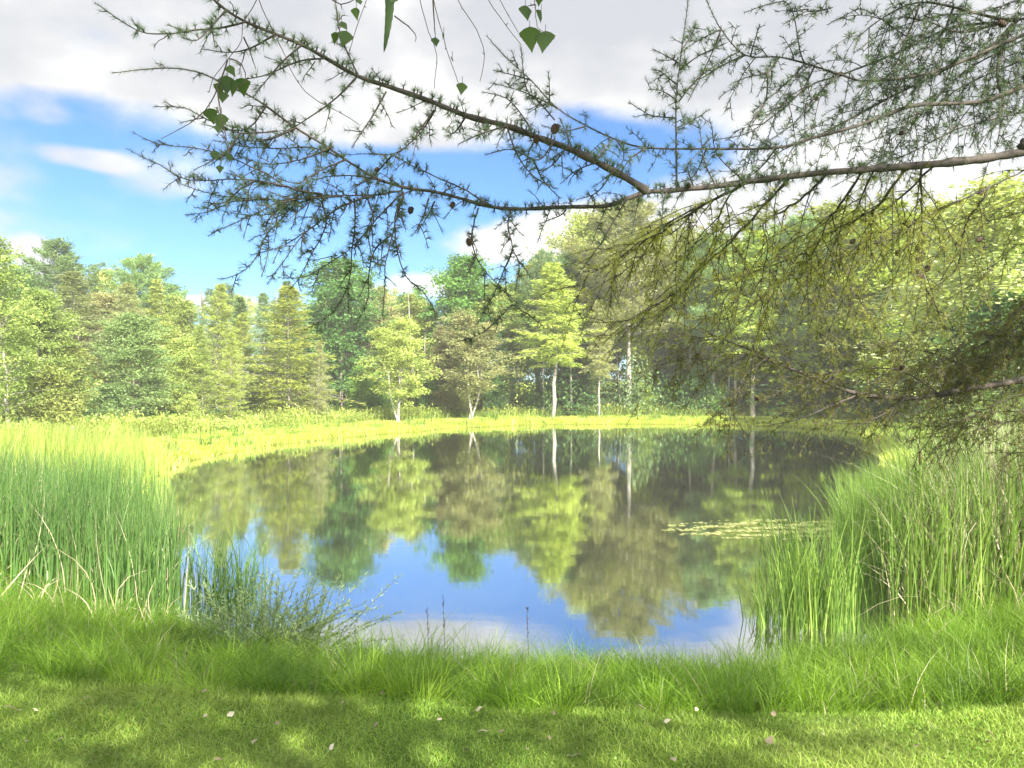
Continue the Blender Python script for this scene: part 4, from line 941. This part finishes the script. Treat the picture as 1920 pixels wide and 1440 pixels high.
# limb reaching over the camera to the hanging twigs
limb=crom(np.array([[0,0,4.2],[-1.4,1.9,4.2],[-2.4,3.8,3.5],[-3.1,4.9,2.85],[-3.5,5.35,2.6]]),.1); lb.tube(limb,np.linspace(.05,.008,len(limb)),7)
link('trunk',tk.mesh('birch_trunk',M['paletrunk'],True),bir); link('limbs',lb.mesh('birch_limbs',M['twig'],True),bir); link('crown',cf.mesh('birch_crown',M['birchleaf']),bir)
def birch_leaf(seed):
    rng=R(seed); n=15; t=np.linspace(0,1,n); w=np.where(t<.28,np.sin(t/.28*np.pi/2)**.7*.46,.46*(1-(t-.28)/.72)**1.15)*(1+.10*(np.arange(n)%2)-.05); w[-1]=0; w[0]=.03
    curl=rng.uniform(.05,.3)
    mid=np.stack([0*t,curl*.2*np.sin(t*3),-t],-1); l=mid+np.stack([w,curl*w,.04*w],-1); r=mid+np.stack([-w,curl*w,.04*w],-1)
    V=np.concatenate([l,mid,r]); i=np.arange(n-1); Q=np.concatenate([np.stack([i,i+1,i+1+n,i+n],-1),np.stack([i+n,i+n+1,i+2*n+1,i+2*n],-1)])
    return V,Q
tw=MB(); lf=MB(); BLV=[birch_leaf(k) for k in range(5)]
def leaf_at(pt,size,rz,tilt,k,roll=0.):
    V,Q=BLV[k%5]; V=V*size; c,s_=math.cos(roll),math.sin(roll); V=np.stack([V[:,0]*c-V[:,2]*s_,V[:,1],V[:,0]*s_+V[:,2]*c],-1)
    c,s_=math.cos(tilt),math.sin(tilt); V=np.stack([V[:,0],V[:,1]*c-V[:,2]*s_,V[:,1]*s_+V[:,2]*c],-1)
    c,s_=math.cos(rz),math.sin(rz); V=np.stack([V[:,0]*c-V[:,1]*s_,V[:,0]*s_+V[:,1]*c,V[:,2]],-1)+pt
    lf.add(V,Q,tone=.2+.6*((k*37)%10)/10)
DB=1.45
HT=[('480,-40 480,0 457,45 454,75 427,112 400,150 392,175',0),('457,70 470,100 480,130',0),('487,-40 487,0 517,64 540,112 562,157 592,187 645,217 679,240',0),('427,112 410,160 385,205 350,232 300,262',0),
 ('690,-40 688,0 672,40 662,72 655,95',0),('625,-40 628,0 636,40 640,65',0),('787,-40 787,0 802,56 817,101 814,165',0),('814,-40 814,0 832,67 844,105 862,150 868,160',0),('812,0 816,40 818,70',0),
 ('860,-40 860,0 894,56 909,105 901,154',0),('910,-40 916,0 950,45 980,82',0),('938,-40 938,0 955,30 972,60',0),('1000,-40 1002,0 1006,41 1008,52 1025,62',0),('1004,10 985,12',0),('740,30 765,48 780,62 782,78',0),('725,-60 728,-10',0),('430,110 452,120 460,150 440,165',0),('405,160 420,230 432,290',0),('600,-30 640,10 700,-20',0)]
for i,(s_,_) in enumerate(HT):
    p=crom(pl(s_,DB,DB+R(600+i).uniform(-.1,.12)),.015); p[1:]+=np.cumsum(R(i).normal(0,.0007,(len(p)-1,3)),0)
    if s_.split()[0].endswith('-40') : p=np.concatenate([crom(np.array([BT+limb[-8-(i%6)],(BT+limb[-4]+p[0])/2+[0,.1,.05],p[0]]),.04)[:-1],p])
    tw.tube(p,np.linspace(.0016,.0006,len(p)),5)
    for k in range(3,len(p),6): tw.tube([p[k],p[k]+R(k+i).normal(0,.004,3)],[.0012,.0006],4)
LV=[(425,142,46,.3,0),(412,155,38,1.2,.2),(438,150,40,-.5,-.2),(452,146,44,.2,.1),(430,122,30,.8,.5),(418,172,30,.1,0),(392,203,38,.4,.3),(415,213,44,-.2,-.2),(408,235,24,.5,0),(402,282,26,.3,.2),(431,288,24,.9,-.2),(412,310,20,.2,0),
 (650,58,42,.2,-.25),(630,60,30,1.1,.3),(668,14,30,.9,.3),(640,40,26,.5,.5),(985,10,40,.5,.1),(993,50,58,.15,.15),(1023,58,56,-.35,-.12),(1015,20,36,1.1,-.2),(816,70,24,.4,.1),(867,155,30,.2,-.1),(848,108,16,1.2,-.5),(832,62,16,1.3,0),(1012,-8,24,.3,0),(742,-8,22,.3,-.6),(672,-2,20,.4,.2)]
for k,(x,y,px,rz,roll) in enumerate(LV):
    p=P(x,y,DB); leaf_at(p,px*.80/F*DB,rz,R(k).normal(0,.25),k,roll); tw.tube([p+[0,0,.012],p+[0,.002,.006],p],.0005,4)
# one long leaf hanging edge-on
n=16; t=np.linspace(0,1,n); w=.011*(1-t)**.55*(1+.10*(np.arange(n)%2)); w[-1]=0; Lf=.125; p0=P(727,-25,DB)
mid=p0+np.stack([.002*np.sin(t*4)-.006*t,0*t,-t*Lf],-1); V=np.concatenate([mid+np.stack([w*1.2,.3*w,0*w],-1),mid,mid+np.stack([-w*.6,.5*w,0*w],-1)]); i=np.arange(n-1)
lf.add(V,np.concatenate([np.stack([i,i+1,i+1+n,i+n],-1),np.stack([i+n,i+n+1,i+2*n+1,i+2*n],-1)]),tone=.1)
o=link('hanging_twigs',tw.mesh('hanging_twigs',M['twig']),bir); o.location=-BT
o=link('leaves',lf.mesh('hanging_leaves',M['birchleaf']),bir); o.location=-BT
# ------------------------------------------------------------------ sky, sun, camera
SUN=np.array([.40,-.70,.60]); SUN=SUN/np.linalg.norm(SUN)
el=math.asin(SUN[2]); rot=math.atan2(SUN[0],SUN[1])
w=bpy.data.worlds.new('World'); scene.world=w; w.use_nodes=True
nt=w.node_tree; N=nt.nodes; Lk=nt.links; N.clear()
sky=N.new('ShaderNodeTexSky'); sky.sky_type='NISHITA'; sky.sun_disc=False; sky.sun_elevation=el; sky.sun_rotation=rot; sky.air_density=1.0; sky.dust_density=.3; sky.ozone_density=1.2
tc=N.new('ShaderNodeTexCoord'); vec=tc.outputs['Generated']
def dirn(px,py):
    v=np.array([(px-960)/F,1,(720-py)/F]); return v/np.linalg.norm(v)
acc=None
FILL_CLOUDS=[((.3,-.75,.6),1.0),((-.7,-.5,.5),.8),((.9,-.1,.55),.8),((0,.05,1),.9)]  # unseen clouds behind and overhead, added to fill the shade with light
CL=[(150,35,330,92,1.0),(-150,10,300,90,1.0),(480,110,380,150,1.0),(850,75,420,150,1.0),(1200,40,420,150,1.0),(1500,70,380,160,1.0),(1850,150,420,240,.9),(690,195,250,75,.75),(900,255,200,42,.6),
    (340,330,130,50,.7),(170,298,75,22,.8),(95,215,40,24,.35),
    (960,455,170,45,.95),(1060,430,130,70,.9),(1350,430,330,110,.9),(1650,400,350,140,.8),(430,572,130,24,1.0),(330,572,50,18,.7),(60,472,34,30,.9),(95,520,60,30,.8),(800,535,120,35,.8),
    (950,-560,1400,300,.9),(-900,200,600,300,.9),(2700,200,600,400,.9)]
for (cx,cy,a,b,s) in CL:
    c=dirn(cx,cy)
    sb=N.new('ShaderNodeVectorMath'); sb.operation='SUBTRACT'; Lk.new(vec,sb.inputs[0]); sb.inputs[1].default_value=c
    ml=N.new('ShaderNodeVectorMath'); ml.operation='MULTIPLY'; Lk.new(sb.outputs[0],ml.inputs[0]); ml.inputs[1].default_value=(F/a,F/a*.7,F/b)
    ln=N.new('ShaderNodeVectorMath'); ln.operation='LENGTH'; Lk.new(ml.outputs[0],ln.inputs[0])
    mr=N.new('ShaderNodeMapRange'); mr.interpolation_type='SMOOTHSTEP'; mr.inputs['From Min'].default_value=0.25; mr.inputs['From Max'].default_value=1.25; mr.inputs['To Min'].default_value=s; mr.inputs['To Max'].default_value=0
    Lk.new(ln.outputs['Value'],mr.inputs[0])
    if acc is None: acc=mr.outputs[0]
    else:
        ad=N.new('ShaderNodeMath'); ad.operation='MAXIMUM' if s<.0 else 'ADD'; Lk.new(acc,ad.inputs[0]); Lk.new(mr.outputs[0],ad.inputs[1]); acc=ad.outputs[0]
for c,s in FILL_CLOUDS:
    c=np.array(c)/np.linalg.norm(c); dq=N.new('ShaderNodeVectorMath'); dq.operation='DOT_PRODUCT'; dq.inputs[1].default_value=c; Lk.new(vec,dq.inputs[0])
    mr=N.new('ShaderNodeMapRange'); mr.interpolation_type='SMOOTHSTEP'; mr.inputs['From Min'].default_value=.62; mr.inputs['From Max'].default_value=.86; mr.inputs['To Max'].default_value=s; Lk.new(dq.outputs['Value'],mr.inputs[0])
    ad=N.new('ShaderNodeMath'); ad.operation='ADD'; Lk.new(acc,ad.inputs[0]); Lk.new(mr.outputs[0],ad.inputs[1]); acc=ad.outputs[0]
mpn=N.new('ShaderNodeMapping'); mpn.inputs['Scale'].default_value=(1,1,1.9); Lk.new(vec,mpn.inputs[0])
nz=N.new('ShaderNodeTexNoise'); nz.inputs['Scale'].default_value=7.5; nz.inputs['Detail'].default_value=8; nz.inputs['Roughness'].default_value=.55; Lk.new(mpn.outputs[0],nz.inputs[0])
ns=N.new('ShaderNodeMath'); ns.operation='MULTIPLY_ADD'; ns.inputs[1].default_value=1.6; ns.inputs[2].default_value=-.8; Lk.new(nz.outputs[0],ns.inputs[0])
# clamp so big overlaps do not drown the noise
mn=N.new('ShaderNodeMath'); mn.operation='MINIMUM'; mn.inputs[1].default_value=1.1; Lk.new(acc,mn.inputs[0])
sm=N.new('ShaderNodeMath'); sm.operation='ADD'; Lk.new(mn.outputs[0],sm.inputs[0]); Lk.new(ns.outputs[0],sm.inputs[1])
den=N.new('ShaderNodeMapRange'); den.interpolation_type='SMOOTHSTEP'; den.inputs['From Min'].default_value=.22; den.inputs['From Max'].default_value=.98; Lk.new(sm.outputs[0],den.inputs[0])
nb=N.new('ShaderNodeTexNoise'); nb.inputs['Scale'].default_value=4.2; nb.inputs['Detail'].default_value=7; Lk.new(mpn.outputs[0],nb.inputs[0])
cr=ramp(N,[(.38,(.80,.83,.90)),(.48,(.96,.98,1.02)),(.56,(1.22,1.22,1.22))]); Lk.new(nb.outputs[0],cr.inputs[0])
# thin edges of a cloud are bright, thick middles greyer
SKYK=0.058
tint=N.new('ShaderNodeMix'); tint.data_type='RGBA'; tint.blend_type='MULTIPLY'; tint.inputs['Factor'].default_value=1; Lk.new(sky.outputs[0],tint.inputs[6]); tint.inputs[7].default_value=(.33,.62,.97,1)
cs=N.new('ShaderNodeVectorMath'); cs.operation='SCALE';  Lk.new(cr.outputs[0],cs.inputs[0])
dp=N.new('ShaderNodeVectorMath'); dp.operation='DOT_PRODUCT'; dp.inputs[1].default_value=SUN; Lk.new(vec,dp.inputs[0])
dm=N.new('ShaderNodeMapRange'); dm.inputs['From Min'].default_value=-.1; dm.inputs['From Max'].default_value=.8; dm.inputs['To Min'].default_value=3.9; dm.inputs['To Max'].default_value=10.0; Lk.new(dp.outputs['Value'],dm.inputs[0]); Lk.new(dm.outputs[0],cs.inputs['Scale'])  # clouds towards the sun brightened as extra fill light
sz=N.new('ShaderNodeSeparateXYZ'); Lk.new(vec,sz.inputs[0])
lz=N.new('ShaderNodeMapRange'); lz.inputs['From Min'].default_value=.20; lz.inputs['From Max'].default_value=.32; lz.inputs['To Min'].default_value=1.22; lz.inputs['To Max'].default_value=1.0; Lk.new(sz.outputs['Z'],lz.inputs[0])
c2=N.new('ShaderNodeVectorMath'); c2.operation='SCALE'; Lk.new(cs.outputs[0],c2.inputs[0]); Lk.new(lz.outputs[0],c2.inputs['Scale']); cs=c2
mxc=N.new('ShaderNodeMix'); mxc.data_type='RGBA'; Lk.new(den.outputs[0],mxc.inputs['Factor']); Lk.new(tint.outputs[2],mxc.inputs[6]); Lk.new(cs.outputs[0],mxc.inputs[7])
bg=N.new('ShaderNodeBackground'); bg.inputs['Strength'].default_value=SKYK; Lk.new(mxc.outputs[2],bg.inputs[0])
ow=N.new('ShaderNodeOutputWorld'); Lk.new(bg.outputs[0],ow.inputs[0])

sl=bpy.data.lights.new('sun','SUN'); sl.energy=5.0; sl.angle=rad(.6); sl.color=(1,.94,.82)
so=bpy.data.objects.new('sun',sl); COL.objects.link(so); so.rotation_euler=Vector(SUN).to_track_quat('Z','Y').to_euler()
cam=bpy.data.cameras.new('camera'); cam.sensor_width=36; cam.lens=36*F/1920; cam.clip_end=3000; cam.clip_start=.05
co=bpy.data.objects.new('camera',cam); COL.objects.link(co); co.location=(0,0,CAM_Z); co.rotation_euler=(rad(90),0,0); scene.camera=co
HZ=.0012  # haze added to pale the distance, standing in for a lens glow
if HZ:
    m=bpy.data.materials.new('added_haze_air'); m.use_nodes=True; nt=m.node_tree; nt.nodes.clear(); pv=nt.nodes.new('ShaderNodeVolumePrincipled'); pv.inputs['Density'].default_value=HZ; pv.inputs['Color'].default_value=(.97,.97,.90,1); pv.inputs['Anisotropy'].default_value=0
    out=nt.nodes.new('ShaderNodeOutputMaterial'); nt.links.new(pv.outputs[0],out.inputs['Volume'])
    mb=MB(); x0,x1,y0,y1,z0,z1=-230,260,-190,270,-2.2,19
    mb.add([(x0,y0,z0),(x1,y0,z0),(x1,y1,z0),(x0,y1,z0),(x0,y0,z1),(x1,y0,z1),(x1,y1,z1),(x0,y1,z1)],[[3,2,1,0],[4,5,6,7],[0,1,5,4],[1,2,6,5],[2,3,7,6],[3,0,4,7]])
    tag(link('added_haze',mb.mesh('added_haze',m)),kind='stuff')
vs=scene.view_settings; vs.view_transform='Standard'; vs.look='None'; vs.gamma=1; vs.exposure=1.92; vs.use_curve_mapping=False
cy=scene.cycles; cy.use_denoising=True; cy.max_bounces=7; cy.diffuse_bounces=3; cy.glossy_bounces=3; cy.transmission_bounces=4; cy.transparent_max_bounces=4
cy.use_adaptive_sampling=True; cy.adaptive_threshold=.015
